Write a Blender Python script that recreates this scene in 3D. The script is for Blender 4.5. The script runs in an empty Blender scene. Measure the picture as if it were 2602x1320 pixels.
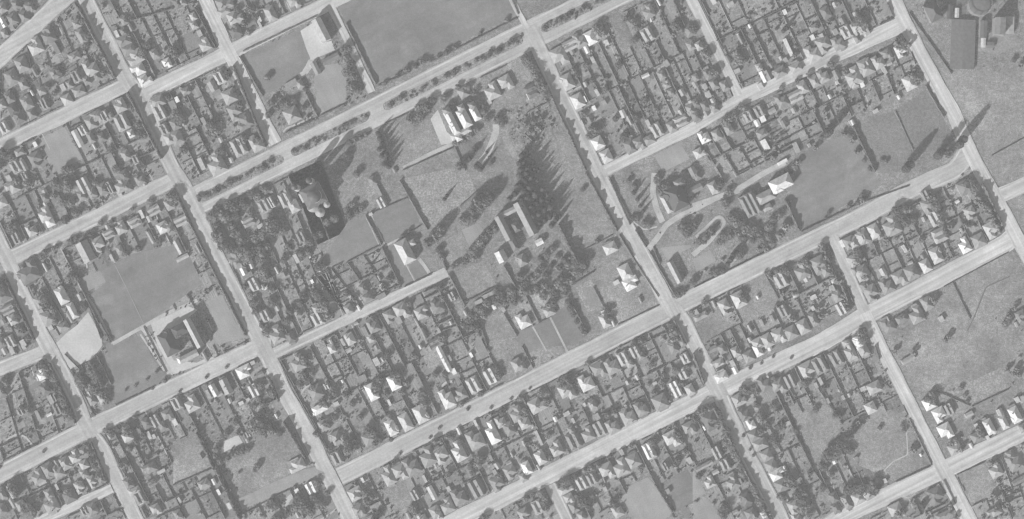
import bpy, math, random
import numpy as np
from mathutils import Vector

random.seed(7); RNG = np.random.default_rng(11)
SC = 0.42                                    # metres per map unit of the survey (2602 x 1320 units)
def W(px, py): return ((px - 1301.0) * SC, (660.0 - py) * SC)
ANG = math.radians(27.2)                     # the street grid is turned by this angle
UX, UY = math.cos(ANG), math.sin(ANG)        # world direction of the long streets
scene = bpy.context.scene
COL = scene.collection

# ---------------------------------------------------------------- camera, sky, sun, exposure
HEIGHT = 2100.0
cam = bpy.data.cameras.new('camera'); cam_o = bpy.data.objects.new('camera', cam); COL.objects.link(cam_o)
cam_o.location = (0, 0, HEIGHT); cam.sensor_width = 36.0; cam.lens = 36.0 * HEIGHT / (2602 * SC)
cam.clip_start = 1.0; cam.clip_end = 60000.0
scene.camera = cam_o

SUN_EL = math.radians(26.5)
TO_SUN = Vector((-0.627 * math.cos(SUN_EL), -0.779 * math.cos(SUN_EL), math.sin(SUN_EL)))
world = bpy.data.worlds.new('World'); scene.world = world; world.use_nodes = True
nt = world.node_tree; nt.nodes.clear()
sky = nt.nodes.new('ShaderNodeTexSky'); sky.sky_type = 'NISHITA'; sky.sun_disc = False
sky.sun_elevation = SUN_EL; sky.sun_rotation = math.atan2(-0.627, -0.779) % (2 * math.pi)
bw = nt.nodes.new('ShaderNodeRGBToBW'); bg = nt.nodes.new('ShaderNodeBackground'); wo = nt.nodes.new('ShaderNodeOutputWorld')
bg.inputs['Strength'].default_value = 0.05
nt.links.new(sky.outputs[0], bw.inputs[0]); nt.links.new(bw.outputs[0], bg.inputs[0]); nt.links.new(bg.outputs[0], wo.inputs[0])
sun = bpy.data.lights.new('sun', 'SUN'); sun.energy = 5.0; sun.angle = math.radians(0.5); sun.color = (1, 1, 1)
sun_o = bpy.data.objects.new('sun', sun); COL.objects.link(sun_o)
sun_o.rotation_euler = (-TO_SUN).to_track_quat('-Z', 'Y').to_euler()
vs = scene.view_settings
vs.view_transform = 'Standard'; vs.look = 'None'; vs.exposure = 1.02; vs.gamma = 1.0; vs.use_curve_mapping = False
scene.cycles.max_bounces = 4; scene.cycles.diffuse_bounces = 2; scene.cycles.volume_bounces = 1
scene.cycles.filter_width = 1.35

# ---------------------------------------------------------------- materials (a grey picture: all colours are greys)
def mat(name, base, layers=(), rough=0.9, obj_var=0.0, streak=None, wear=None):
    """layers: (noise scale per metre, amount); streak: (angle, scale along, scale across, amount) on world coordinates"""
    m = bpy.data.materials.new(name); m.use_nodes = True
    t = m.node_tree; N = t.nodes; b = N['Principled BSDF']; b.inputs['Roughness'].default_value = rough
    b.inputs['Specular IOR Level'].default_value = 0.25
    geo = N.new('ShaderNodeNewGeometry'); cur = None
    def mul(a, bb):
        x = N.new('ShaderNodeMath'); x.operation = 'MULTIPLY'
        if isinstance(a, float): x.inputs[0].default_value = a
        else: t.links.new(a, x.inputs[0])
        t.links.new(bb, x.inputs[1]); return x.outputs[0]
    def rng(src, amt, lo=0.3, hi=0.7):
        x = N.new('ShaderNodeMapRange'); x.inputs['From Min'].default_value = lo; x.inputs['From Max'].default_value = hi
        x.inputs['To Min'].default_value = 1 - amt; x.inputs['To Max'].default_value = 1 + amt; x.clamp = True
        t.links.new(src, x.inputs['Value']); return x.outputs[0]
    cur = float(base)
    for k, (s, a) in enumerate(layers):
        n = N.new('ShaderNodeTexNoise'); n.inputs['Scale'].default_value = s; n.inputs['Detail'].default_value = 3.0
        mp = N.new('ShaderNodeMapping'); mp.inputs['Location'].default_value = (17.3 * k + len(name) * 31, 5.1 * k, 0)
        t.links.new(geo.outputs['Position'], mp.inputs[0]); t.links.new(mp.outputs[0], n.inputs['Vector'])
        cur = mul(cur, rng(n.outputs[0], a))
    if streak:
        ang, sa, sx, a = streak
        mp = N.new('ShaderNodeMapping'); mp.vector_type = 'POINT'
        mp.inputs['Rotation'].default_value = (0, 0, -ang)
        mp2 = N.new('ShaderNodeMapping'); mp2.inputs['Scale'].default_value = (sa, sx, 0.01)
        n = N.new('ShaderNodeTexNoise'); n.inputs['Scale'].default_value = 1.0; n.inputs['Detail'].default_value = 3.0
        t.links.new(geo.outputs['Position'], mp.inputs[0]); t.links.new(mp.outputs[0], mp2.inputs[0]); t.links.new(mp2.outputs[0], n.inputs['Vector'])
        cur = mul(cur, rng(n.outputs[0], a))
    for s, lo, hi, a in (wear or ()):                  # worn, dry or stained patches with soft edges
        n = N.new('ShaderNodeTexNoise'); n.inputs['Scale'].default_value = s; n.inputs['Detail'].default_value = 5.0; n.inputs['Distortion'].default_value = .6
        mp = N.new('ShaderNodeMapping'); mp.inputs['Location'].default_value = (91.7 + s*1000, 43.1, 0)
        t.links.new(geo.outputs['Position'], mp.inputs[0]); t.links.new(mp.outputs[0], n.inputs['Vector'])
        x = N.new('ShaderNodeMapRange'); x.inputs['From Min'].default_value = lo; x.inputs['From Max'].default_value = hi
        x.inputs['To Min'].default_value = 1.0; x.inputs['To Max'].default_value = 1.0 + a; t.links.new(n.outputs[0], x.inputs['Value']); cur = mul(cur, x.outputs[0])
    if obj_var:
        oi = N.new('ShaderNodeObjectInfo'); cur = mul(cur, rng(oi.outputs['Random'], obj_var, 0, 1))
    if isinstance(cur, float): b.inputs['Base Color'].default_value = (cur, cur, cur, 1)
    else: t.links.new(cur, b.inputs['Base Color'])
    return m
CR = ANG - math.pi / 2
M = dict(
    ground=mat('rough_ground', 0.155, [(0.007, .15), (0.03, .16), (0.12, .2), (0.35, .32), (0.9, .4)], wear=((.012, .54, .68, .25), (.035, .57, .70, .3), (.02, .56, .70, -.25))),
    field=mat('mown_field', 0.138, [(0.006, .10), (0.02, .12), (0.07, .09), (0.3, .10), (0.8, .16)], streak=(ANG, .01, .12, .10), wear=((.012, .55, .70, .22), (.03, .58, .72, .25), (.02, .60, .72, -.18))),
    lawn=mat('pasture', 0.165, [(0.008, .12), (0.025, .16), (0.09, .16), (0.3, .26), (0.8, .36)], wear=((.012, .54, .68, .25), (.035, .57, .70, .3), (.02, .56, .70, -.25))),
    court=mat('court_surface', 0.21, [(0.015, .10), (0.06, .10), (0.7, .12)], streak=(CR, .01, .12, .10)),
    yard=mat('gravel', 0.38, [(0.04, .12), (0.5, .10)]),
    path=mat('path_gravel', 0.32, [(0.08, .18), (0.8, .15)]),
    road_u=mat('road_gravel_long', 0.315, [(0.008, .10), (0.03, .12), (0.12, .08), (0.6, .12)], streak=(ANG, .005, .28, .2), wear=((.05, .58, .72, -.16), (.02, .56, .70, .12))),
    road_v=mat('road_gravel_cross', 0.315, [(0.008, .10), (0.03, .12), (0.12, .08), (0.6, .12)], streak=(CR, .005, .28, .2), wear=((.05, .58, .72, -.16), (.02, .56, .70, .12))),
    light_u=mat('pale_gravel_long', 0.37, [(0.03, .14), (0.12, .06), (0.6, .10)], streak=(ANG, .005, .28, .28), wear=((.05, .58, .72, -.16), (.02, .56, .70, .12))),
    light_v=mat('pale_gravel_cross', 0.37, [(0.03, .14), (0.12, .06), (0.6, .10)], streak=(CR, .005, .28, .28), wear=((.05, .58, .72, -.16), (.02, .56, .70, .12))),
    footpath=mat('footpath_gravel', 0.38, [(0.03, .2), (0.6, .12)]),
    plot0=mat('garden_lawn', 0.158, [(0.06, .12), (0.6, .22)], obj_var=.18),
    plot1=mat('garden_rough', 0.178, [(0.12, .22), (0.5, .40), (1.1, .3)], obj_var=.15),
    plot2=mat('garden_rows', 0.178, [(0.1, .15), (0.8, .2)], obj_var=.2, streak=(CR, .05, .75, .32)),
    plot3=mat('garden_beds', 0.168, [(0.16, .3), (0.4, .4), (0.9, .3)], obj_var=.2, streak=(ANG, .08, .6, .2)),
    plot4=mat('bare_earth', 0.205, [(0.1, .2), (0.5, .25)], obj_var=.15),
    bank=mat('ditch_bank', 0.085, [(0.1, .2), (0.6, .3)]),
    plot5=mat('dry_lawn', 0.19, [(0.06, .15), (0.4, .2), (0.9, .2)], obj_var=.15),
    plot6=mat('dug_garden', 0.125, [(0.15, .25), (0.5, .35), (1.0, .3)], obj_var=.2, streak=(CR, .06, .6, .25)),
    meadow=mat('long_grass', 0.14, [(0.01, .12), (0.04, .14), (0.3, .22), (0.8, .32)]),
    leaf=mat('leaves', 0.10, [(0.5, .35)], obj_var=.45, rough=.8),
    leaf2=mat('dark_needles', 0.045, [(0.5, .3)], obj_var=.25, rough=.8),
    leaf3=mat('garden_leaves', 0.115, [(0.08, .45), (0.5, .4)], rough=.8),
    hedge=mat('hedge_leaves', 0.075, [(0.4, .4)], obj_var=.3, rough=.8),
    bark=mat('bark', 0.08, [(1.5, .3)]),
    wall=mat('weatherboard', 0.42, [(0.5, .12)], obj_var=.25),
    brick=mat('brickwork', 0.16, [(1.0, .2)], obj_var=.15),
    stone=mat('pale_stone', 0.42, [(0.6, .1)]),
    fence=mat('fence_timber', 0.2, [(0.6, .2)], obj_var=.4),
    steel=mat('grey_steel', 0.2, [(0.6, .15)], rough=.6),
)
for k, v in {1: .05, 2: .085, 3: .145, 4: .205, 5: .36}.items():
    M['roof%d' % k] = mat('roof_tone_%d' % k, v, [(0.35, .18), (1.3, .10)], obj_var=.38, rough=.65)

# ---------------------------------------------------------------- object helpers
def mesh_obj(name, verts, faces, material, parent=None, smooth=False):
    me = bpy.data.meshes.new(name); me.from_pydata(verts, [], faces); me.update()
    if material: me.materials.append(material)
    o = bpy.data.objects.new(name, me); COL.objects.link(o)
    if parent: o.parent = parent
    return o
def tag(o, label=None, cat=None, group=None, kind=None):
    if label: o['label'] = label
    if cat: o['category'] = cat
    if group: o['group'] = group
    if kind: o['kind'] = kind
    return o
def empty(name, x, y, rz=ANG, z=0.0):
    o = bpy.data.objects.new(name, None); COL.objects.link(o)
    o.empty_display_size = 1; o.location = (x, y, z); o.rotation_euler = (0, 0, rz); return o
class Geo:
    def __init__(s): s.v = []; s.f = []
    def add(s, v, f):
        k = len(s.v); s.v += v; s.f += [tuple(i + k for i in q) for q in f]
    def box(s, x0, x1, y0, y1, z0, z1):
        s.add([(x0,y0,z0),(x1,y0,z0),(x1,y1,z0),(x0,y1,z0),(x0,y0,z1),(x1,y0,z1),(x1,y1,z1),(x0,y1,z1)],
              [(3,2,1,0),(4,5,6,7),(0,1,5,4),(1,2,6,5),(2,3,7,6),(3,0,4,7)])
    def hip(s, cx, cy, w, l, z0, tp, gable=False, th=.12):
        """hipped or gabled roof over a w (x) by l (y) plan, ridge along the longer side"""
        a, b = w / 2, l / 2
        if l >= w: r = a * tp; e = b if gable else max(b - a, .02); R = [(cx, cy - e), (cx, cy + e)]
        else: r = b * tp; e = a if gable else max(a - b, .02); R = [(cx - e, cy), (cx + e, cy)]
        z1 = z0 + r
        v = [(cx-a,cy-b,z0),(cx+a,cy-b,z0),(cx+a,cy+b,z0),(cx-a,cy+b,z0),
             (cx-a,cy-b,z0-th),(cx+a,cy-b,z0-th),(cx+a,cy+b,z0-th),(cx-a,cy+b,z0-th)] + [(p[0],p[1],z1) for p in R]
        f = [(7,6,5,4),(0,4,5,1),(1,5,6,2),(2,6,7,3),(3,7,4,0)]
        if l >= w: f += [(0,1,8),(1,2,9,8),(2,3,9),(3,0,8,9)]
        else: f += [(3,0,8),(0,1,9,8),(1,2,9),(2,3,8,9)]
        s.add(v, f); return z1
    def cyl(s, cx, cy, r, z0, z1, n=20, r1=None, cap=True):
        r1 = r if r1 is None else r1
        A = [(math.cos(2*math.pi*i/n), math.sin(2*math.pi*i/n)) for i in range(n)]
        v = [(cx+r*c, cy+r*q, z0) for c, q in A] + [(cx+r1*c, cy+r1*q, z1) for c, q in A]
        f = [(i, (i+1) % n, n+(i+1) % n, n+i) for i in range(n)]
        if cap: f += [tuple(range(n, 2*n)), tuple(range(n-1, -1, -1))]
        s.add(v, f)
    def dome(s, cx, cy, r, z0, h, n=20, rings=6):
        for k in range(rings):
            a, b = k / rings * math.pi / 2, (k + 1) / rings * math.pi / 2
            s.cyl(cx, cy, r * math.cos(a), z0 + h * math.sin(a), z0 + h * math.sin(b), n, max(r * math.cos(b), .02), cap=(k == rings - 1))
    def build(s, name, material, parent=None): return mesh_obj(name, s.v, s.f, material, parent)
ONES = 'first second third fourth fifth sixth seventh eighth ninth tenth eleventh twelfth thirteenth fourteenth fifteenth sixteenth seventeenth eighteenth nineteenth'.split()
TENS = {2: 'twent', 3: 'thirt', 4: 'fort', 5: 'fift', 6: 'sixt', 7: 'sevent', 8: 'eight', 9: 'ninet'}
def ordinal(n):
    if n < 20: return ONES[n - 1]
    t, o = divmod(n, 10)
    if t >= 10: return 'hundred-and-' + ordinal(n - 100) if n > 100 else 'hundredth'
    return TENS[t] + ('ieth' if o == 0 else 'y-' + ONES[o - 1])
# ---------------------------------------------------------------- survey data
# every entry: x,y,length[/width],form,roof tone   (x, y read inside a survey sheet of 440 x 440 map units drawn at 1307)
# forms: h hipped, l hipped with a wing, m twin ridged, g gabled, p pyramid, s shed; a leading u turns the ridge along the long streets
SHEETS = {
'A0': (0, 0, """30,172,80/40,g,5;100,150,85,h,3;190,130,80,h,3;228,62,80,l,3;90,210,50,s,4;40,258,60,h,3;22,62,80,h,3;130,40,80,h,3;
270,350,125,l,4;370,270,120,l,3;422,362,110/34,s,2;170,490,115,h,3;95,590,120,h,3;265,545,70/28,s,4;180,640,80,h,3;415,560,75,h,3;
585,185,62,p,4;620,280,125/60,h,3;565,430,85,uh,3;690,515,125,l,4;580,580,95,m,4;740,578,66,h,3;600,690,95,uh,3;510,755,80,p,4;
340,785,95/55,m,4;246,705,45/18,s,5;80,742,80,h,3;105,830,95,h,2;210,780,105,h,3;245,862,80,h,3;150,890,95,h,3;35,965,95,m,4;
320,690,62,p,3;440,540,70,h,2;478,662,50,s,4;20,790,75,h,3;885,262,60/26,s,5;935,245,60,h,3;940,312,105,uh,4;975,378,100,uh,4;
1025,435,125,ul,5;1045,530,105,ul,5;1100,605,100,ul,5;1265,482,75,l,5;988,212,60/26,s,3;940,160,66,h,3;1225,300,34,s,4;1170,410,75,h,3;
268,1093,40,s,5;275,1205,110,l,4;125,1260,105,m,4;185,1250,90/40,g,4;150,1150,70,uh,3;690,930,95,h,3;630,985,80,m,4;740,890,105,l,4;
795,880,90,m,4;910,800,105,l,4;925,922,135,m,4;993,1012,62,h,5;955,1175,80,h,3;1030,1205,75,m,4;716,1110,45/18,s,5;690,1042,90/50,h,3;
775,1040,70,h,2;1195,770,105,uh,3;1212,850,115,m,4;1245,980,90,m,4;1282,1052,85,h,4;840,880,60,h,3;530,640,60,h,3;660,610,70,h,3"""),
'A1': (440, 0, """70,18,70,h,4;155,130,62,h,4;160,192,66,h,4;202,255,48,s,4;240,340,95,l,4;390,28,120,ul,4;388,95,95/60,uh,5;470,132,115,ul,4;470,235,105,l,3;
740,110,120/75,h,4;650,150,44,s,5;655,188,60/20,s,5;915,22,100,l,4;302,655,80/60,g,4;355,590,100,m,4;430,730,105,p,4;470,848,115,l,4;545,925,125,ul,4;
635,1088,115,l,4;500,1110,140,m,4;440,1212,40,s,5;330,1245,150,l,4;240,935,100/30,s,4;30,755,44,s,5;30,1040,110,h,3;20,942,90,h,3;
215,1240,95/34,s,4;362,1060,40,s,5;900,872,118,p,4;892,640,100/50,us,3;960,640,70,h,3;80,935,38,s,4;40,30,80,h,3;100,690,70,uh,3;330,1180,60,s,3"""),
'A2': (880, 0, """885,702,80,p,3;1100,690,125,l,4;1205,630,115,l,4;1080,770,40,s,4;365,1290,36,s,4"""),
'A3': (1320, 0, """300,430,140,l,4;290,382,46,s,5;380,345,105,um,4;395,392,50,s,4;460,305,115,l,4;535,290,105/80,h,5;600,240,110,m,4;655,325,42,s,5;505,375,66/32,s,5;
552,455,50/26,s,4;362,620,120/90,h,5;440,765,110/90,h,5;492,752,50/18,s,5;497,640,40,s,4;585,702,55/24,s,4;562,820,38,s,5;470,935,50/20,s,5;592,1082,95/85,h,5;
655,1182,100/80,h,5;780,862,62/40,s,5;830,912,75/26,s,4;835,1110,105/80,h,4;905,1088,105,l,4;948,575,30/62,s,5;965,265,115,m,4;970,92,100,l,4;992,150,40,s,5;
1050,20,60/20,s,5;980,1060,90,uh,3;1035,985,110,m,4;972,940,70/26,s,4;1218,915,110,um,4;1150,962,90,h,3;1110,640,60,l,4;1142,702,60,h,4;1072,572,66,h,3;
1225,700,55,s,4;1292,830,85,h,4;1286,780,34,s,4;1215,850,40,s,4;1292,350,75,h,4;1280,240,85,h,3;1108,482,50,s,4;95,690,100/110,m,3;530,905,50,s,3;640,780,40,s,3"""),
'A4': (1760, 0, """157,15,44,s,5;285,36,50,us,4;692,95,40,s,5;430,200,32,s,5;360,300,80/22,s,4;265,455,66/26,s,4;335,538,44,us,4;500,512,58,h,4;535,582,90/44,g,5;
570,570,80/60,g,3;510,655,50,s,4;655,550,100,uh,3;590,497,40,s,4;665,442,32,s,5;718,360,140/26,s,5;742,412,34,s,4;775,515,90,uh,4;905,405,130,l,4;990,345,120,l,4;
903,285,40,s,5;970,282,46,s,4;912,215,66,uh,3;1095,330,105,l,4;1155,245,105,m,4;1245,220,110,l,4;1075,245,48,s,4;1000,100,90,h,3;1070,38,40,s,4;1130,160,50,s,4;
1230,115,38,s,4;1240,300,60,h,3;45,350,70,h,4;85,422,60,h,4;120,562,85,l,4;160,640,80,h,4;240,652,80,h,3;90,656,44,s,4;18,640,50,s,4;115,716,50,s,4;150,766,42,s,5;
90,802,70,h,3;20,782,70,h,3;165,818,75,h,3;20,880,80,h,4;100,860,44,s,4;20,590,60,h,3;85,1035,95,l,5;50,1155,85,ul,5;180,1022,85,h,4;270,980,80,h,4;420,882,90,m,4;
500,842,95,m,4;525,897,56,s,5;485,932,54,s,5;597,840,56,us,4;520,1012,80,uh,4;545,1097,86/42,s,5;687,937,60,s,4;780,1117,84/34,s,4;878,1100,30,s,4;670,762,105,l,4;
775,730,110,um,5;762,836,44,s,5;830,668,90,h,4;920,620,85,h,4;982,578,100,l,4;1000,602,36,s,5;1082,567,76/44,g,4;1087,626,30,s,4;1210,580,140,l,4;1276,642,40,s,5;
1292,505,115/85,h,4;1032,732,36,s,5;1197,926,40,s,4;675,1226,26/80,s,5;345,270,30,s,5;700,455,36,s,4"""),
'A5': (2162, 0, """45,225,90,m,4;118,245,50,s,4;372,388,95,l,5;268,418,85,l,4;205,470,105,l,5;112,512,125,l,4;30,600,120,l,4;440,628,110/90,h,5;285,482,44,us,4;88,640,36,s,5;
248,532,60/26,s,4;185,842,40,us,5;10,927,40,s,5;32,112,40,s,4;15,268,40,s,4;360,736,34,s,5"""),
'B0': (0, 440, """190,22,70,m,4;70,42,50,s,4;20,222,75,p,5;100,112,105,ul,4;345,150,50,s,4;350,247,56/26,s,5;342,312,110,l,5;382,372,70,p,5;242,432,90,l,4;130,492,85,m,4;
345,185,66,h,3;640,95,120,m,4;620,172,70,h,3;780,122,95,h,4;832,112,100/40,m,4;700,152,80,h,3;915,95,105,l,4;962,105,80,h,3;1060,52,80,l,4;1090,76,44,s,4;
905,158,44,s,4;940,22,80,h,3;225,765,120/150,h,2;345,712,70/20,s,4;745,545,115,l,4;825,462,90,um,4;815,412,44,s,4;915,412,95,l,4;1020,372,100,um,4;1070,312,66/28,s,5;
1130,347,50,s,4;1165,282,95,um,4;1232,412,85/80,h,5;1140,487,100/28,s,5;1280,192,60,s,4;1282,240,85,h,3;845,640,54/22,s,4;867,662,30,s,4;905,580,66,h,3;
940,602,34,s,4;1290,425,80,h,3;310,972,95,l,4;370,1092,110,p,3;318,1050,44,s,4;382,1162,50,s,5;420,1212,56,s,4;480,1162,80,uh,3;610,936,54,s,4;532,1092,84/26,s,4;
40,932,100,uh,3;62,1032,95,um,4;100,1107,80,h,4;30,1122,40,s,4;150,1192,70,h,2;178,1285,54,s,5;85,1272,95,m,4;20,1280,80,h,3;240,690,80,h,3"""),
'B1': (440, 440, """60,362,100,um,4;45,560,110/44,g,5;72,640,34/100,s,4;190,570,80/18,s,4;570,368,95,um,4;690,248,110,m,4;742,222,90/40,m,4;850,202,115,m,4;872,172,110/36,g,4;
915,252,95,h,4;470,630,110,ul,4;500,690,95,l,4;535,742,62/44,g,5;562,772,34/80,s,4;595,702,42,s,5;615,842,100,m,5;660,402,44,us,4;700,1077,95,m,4;785,1222,125,l,4;
830,772,40,s,4;785,735,56/20,s,5;890,1242,80,h,3;1092,1100,110,m,4;1085,1030,70,h,4;945,640,70/60,g,4;1025,620,50/16,s,5;970,482,90,m,4;1100,715,70/18,s,5;
1195,1280,50/20,s,5;1290,1272,60,s,4;1050,820,30,s,5;740,970,60,h,3;790,1020,40,s,4;680,862,40,s,4;700,870,30,us,5;940,1060,60,h,3;240,640,60,h,3"""),
'B2': (880, 440, """240,132,100/26,s,4;268,225,80,m,4;200,62,70,h,3;30,937,46/18,s,5;95,1020,46/18,s,5;130,872,70,h,3;270,862,54/30,s,5;268,930,38/66,s,4;250,792,44/20,s,4;
165,942,80,uh,4;20,1030,80,h,4;420,1042,125,l,4;330,1082,100,l,4;395,1112,60,s,4;572,1052,105,ul,4;205,1152,105,l,4;150,1212,110/32,s,4;185,1250,60,h,4;30,1252,90,h,4;
75,1136,34,us,4;582,1212,90/26,s,4;690,1002,100,l,3;800,932,70,m,3;680,1282,100,um,4;902,1062,54/22,s,4;1070,922,28/100,s,4;1000,972,30/60,s,4;1115,1012,38,s,5;
1185,1030,36,s,4;790,1132,30,s,5;700,1190,38/18,s,4;185,312,30,us,5;1135,968,30,s,5"""),
'B3': (1320, 440, """685,567,80/100,h,5;797,747,115/92,h,5;842,832,90/120,l,5;730,827,46,us,5;642,1115,105/64,h,5;640,1052,48,us,5;220,1032,100,l,5;30,1112,115,l,5;
128,872,44/22,s,4;1150,1285,60,l,4;1230,1282,60,h,4;225,972,24,s,4;705,1130,60/20,s,5;910,960,50/16,s,4"""),
'B4': (1760, 440, """240,1010,115/80,l,5;348,955,120/95,h,5;665,808,120,m,4;820,738,125,l,4;852,792,60,s,4;950,692,125,l,4;1062,815,40,us,5;775,925,24/44,s,5;910,937,46,us,5;
680,1042,90,m,3;730,1085,40,s,4;652,1232,115,l,4;740,1205,100,p,4;832,1160,110,h,4;910,1107,100/56,h,4;1090,932,85,h,3;1120,1022,95,m,4;490,1287,85,p,4;560,1265,105,h,4;
430,1260,40,s,5;430,1172,60/20,s,4;520,1132,60/20,s,4;600,1102,60/20,s,4;60,1082,46/110,h,4;25,1050,40,s,4;30,20,70,h,4;1180,527,95,l,4;1125,535,60/22,s,5;
1212,662,95,l,4;1272,765,100,l,4;1275,490,100,h,4;1250,1272,95/60,h,5;1160,1290,60,l,4;1050,872,50,s,4;905,1022,36,s,4;1000,740,80,h,3;690,430,44/18,s,5;
655,480,60,l,3;490,938,30,s,5;1220,740,60,h,3;1290,860,70,h,4;160,990,60/20,s,4"""),
'B5': (2162, 440, """20,530,90,h,4;97,482,110/75,h,4;172,440,110/80,h,5;215,480,44,p,4;300,398,150,l,4;402,572,62/22,s,5;585,252,120,l,4;560,172,80,m,3;630,345,120/80,m,4;
865,128,150/110,l,4;895,300,95,l,4;1060,430,125,l,5;800,217,32,us,5;835,430,36,s,4;668,470,110/105,um,5;640,622,120/85,h,5;560,702,100/75,h,5;455,750,110,p,4;
368,797,120,l,4;270,850,120,l,4;150,905,120,l,4;80,750,100,p,4;20,660,80,l,4;852,545,120/80,l,5;962,512,105,p,4;572,985,100/80,h,4;490,1070,125,l,4;
380,1100,60/90,h,3;282,1150,105,l,4;60,1282,100,h,5;240,745,60,s,4;680,1102,46,s,4;445,682,40,us,4;1280,1082,90,l,4;1250,1142,40,s,4;272,1110,34,s,5;
540,632,36,s,4;255,770,60/24,s,4;550,350,40,s,4;105,860,50,us,4"""),
'C0': (0, 880, """90,30,70/34,s,4;30,22,90/34,s,4;182,5,40,s,5;318,215,80,l,5;330,262,34,us,5;290,242,34,s,4;345,322,90,h,3;385,402,66/36,s,4;412,390,60/16,s,4;
360,442,30,us,4;290,522,76/26,s,4;440,472,80,m,3;375,517,22/44,s,5;160,492,66,m,3;220,490,60,h,2;20,345,80,h,3;630,800,85/95,l,4;565,830,95,l,4;500,882,100,h,3;
640,892,70,p,4;432,888,66/22,s,4;445,942,100,l,4;290,982,110,l,4;372,932,110,h,3;100,1092,110/60,l,4;22,1110,95/50,h,4;100,1182,70/36,s,4;390,1192,125,l,4;
375,1112,80,h,3;702,1022,95/60,l,4;607,1062,95/70,l,4;530,1132,100,p,3;432,1062,48/20,s,4;715,922,16/80,s,4;770,1000,75,h,2;20,1230,90,h,3;160,1202,80,h,3;
640,960,70,h,3;690,352,54,m,4;700,402,80,h,3;778,392,85,h,4;962,672,95,l,4;990,687,30,s,5;832,682,40,s,3;1165,680,34,s,5;1127,672,60/26,s,4;1110,580,85,h,3;
1180,562,95,m,3;1270,522,95,l,4;1255,490,32,us,4;970,770,34,us,4;1175,822,34,us,4;1130,922,70/115,l,4;1220,945,26/64,s,5;975,1032,85,h,3;1060,1142,105,m,4;
1180,1232,85,l,4;1150,1030,60,um,3;1020,1090,50/90,h,4;1230,600,70,h,3;700,1225,90,h,3;640,1240,70,m,3"""),
'C1': (440, 880, """540,190,90/115,l,5;600,127,40,us,4;617,332,100,m,5;660,212,50,us,3;402,302,120/66,g,5;312,332,100/50,g,5;352,362,46,us,4;268,362,70/22,s,4;142,432,120,l,4;
30,432,100,m,4;15,572,56/34,s,5;430,412,40,s,4;515,430,26/40,s,5;567,402,30,us,4;935,900,85/130,l,5;235,1040,64/84,h,4;310,1022,50/26,s,5;345,1100,46/22,s,5;
425,1205,52/30,s,5;1045,1067,80/90,um,5;938,1097,46,s,5;570,662,50,m,4;562,712,34,s,4;945,125,120,l,4;1080,345,105,p,3;1110,470,66/115,h,5;1232,435,40,us,5;
1150,592,100,ul,3;1235,692,100,h,3;1240,842,105,m,4;1200,20,66,h,5;780,527,36/18,s,5;935,1262,66/26,s,4;1280,265,26,s,5;40,1272,80,h,3;1160,300,50,m,4;
1280,700,60,h,3;215,830,40,s,3;50,1160,46/18,s,4;200,1265,26,us,4"""),
'C2': (880, 880, """228,117,60,s,5;265,105,36,s,5;362,272,115/85,h,5;195,345,130/75,h,5;122,240,60,us,4;735,92,220/42,g,5;812,190,46,s,5;782,90,46/18,s,4;762,392,150/95,l,5;
862,362,100,ul,4;962,292,125,m,4;1092,225,120,m,4;942,66,40/20,s,5;450,572,135/80,h,5;562,512,135/90,h,5;342,612,125/75,h,5;325,542,56,h,3;172,682,125,l,4;
325,425,50/20,s,5;1290,140,95,h,4;230,10,40,s,4;20,32,46,us,4;560,5,34,s,5;72,1112,95/105,l,5;125,1010,40/18,s,5;318,975,150/90,l,4;410,952,125,l,5;
495,902,140,l,4;618,830,145,l,4;718,822,125,l,4;845,792,155/90,l,5;975,702,145,l,4;975,580,50/20,s,5;1100,650,175/85,l,5;1165,567,90,l,4;1230,622,100,h,3;
1285,510,115,l,4;648,1105,110/44,s,5;100,1242,100,l,4;520,1122,80,m,3;672,1252,95,h,4;762,1202,115,l,4;852,1132,125,l,4;985,1072,130,m,4;1142,1037,115,l,4;
1240,950,105,l,4;1120,950,40,s,4;1090,842,50/22,s,4;470,1282,60/26,s,4;572,1292,80,l,4;705,1280,60,h,4;1140,902,50,s,4;1225,882,44,us,4;772,1077,40,s,4;
850,640,56/26,s,5;670,892,60/22,s,4;512,1090,32,us,4;592,1000,60/20,s,4;180,1290,26/50,s,4;1250,820,40/16,s,4"""),
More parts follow.
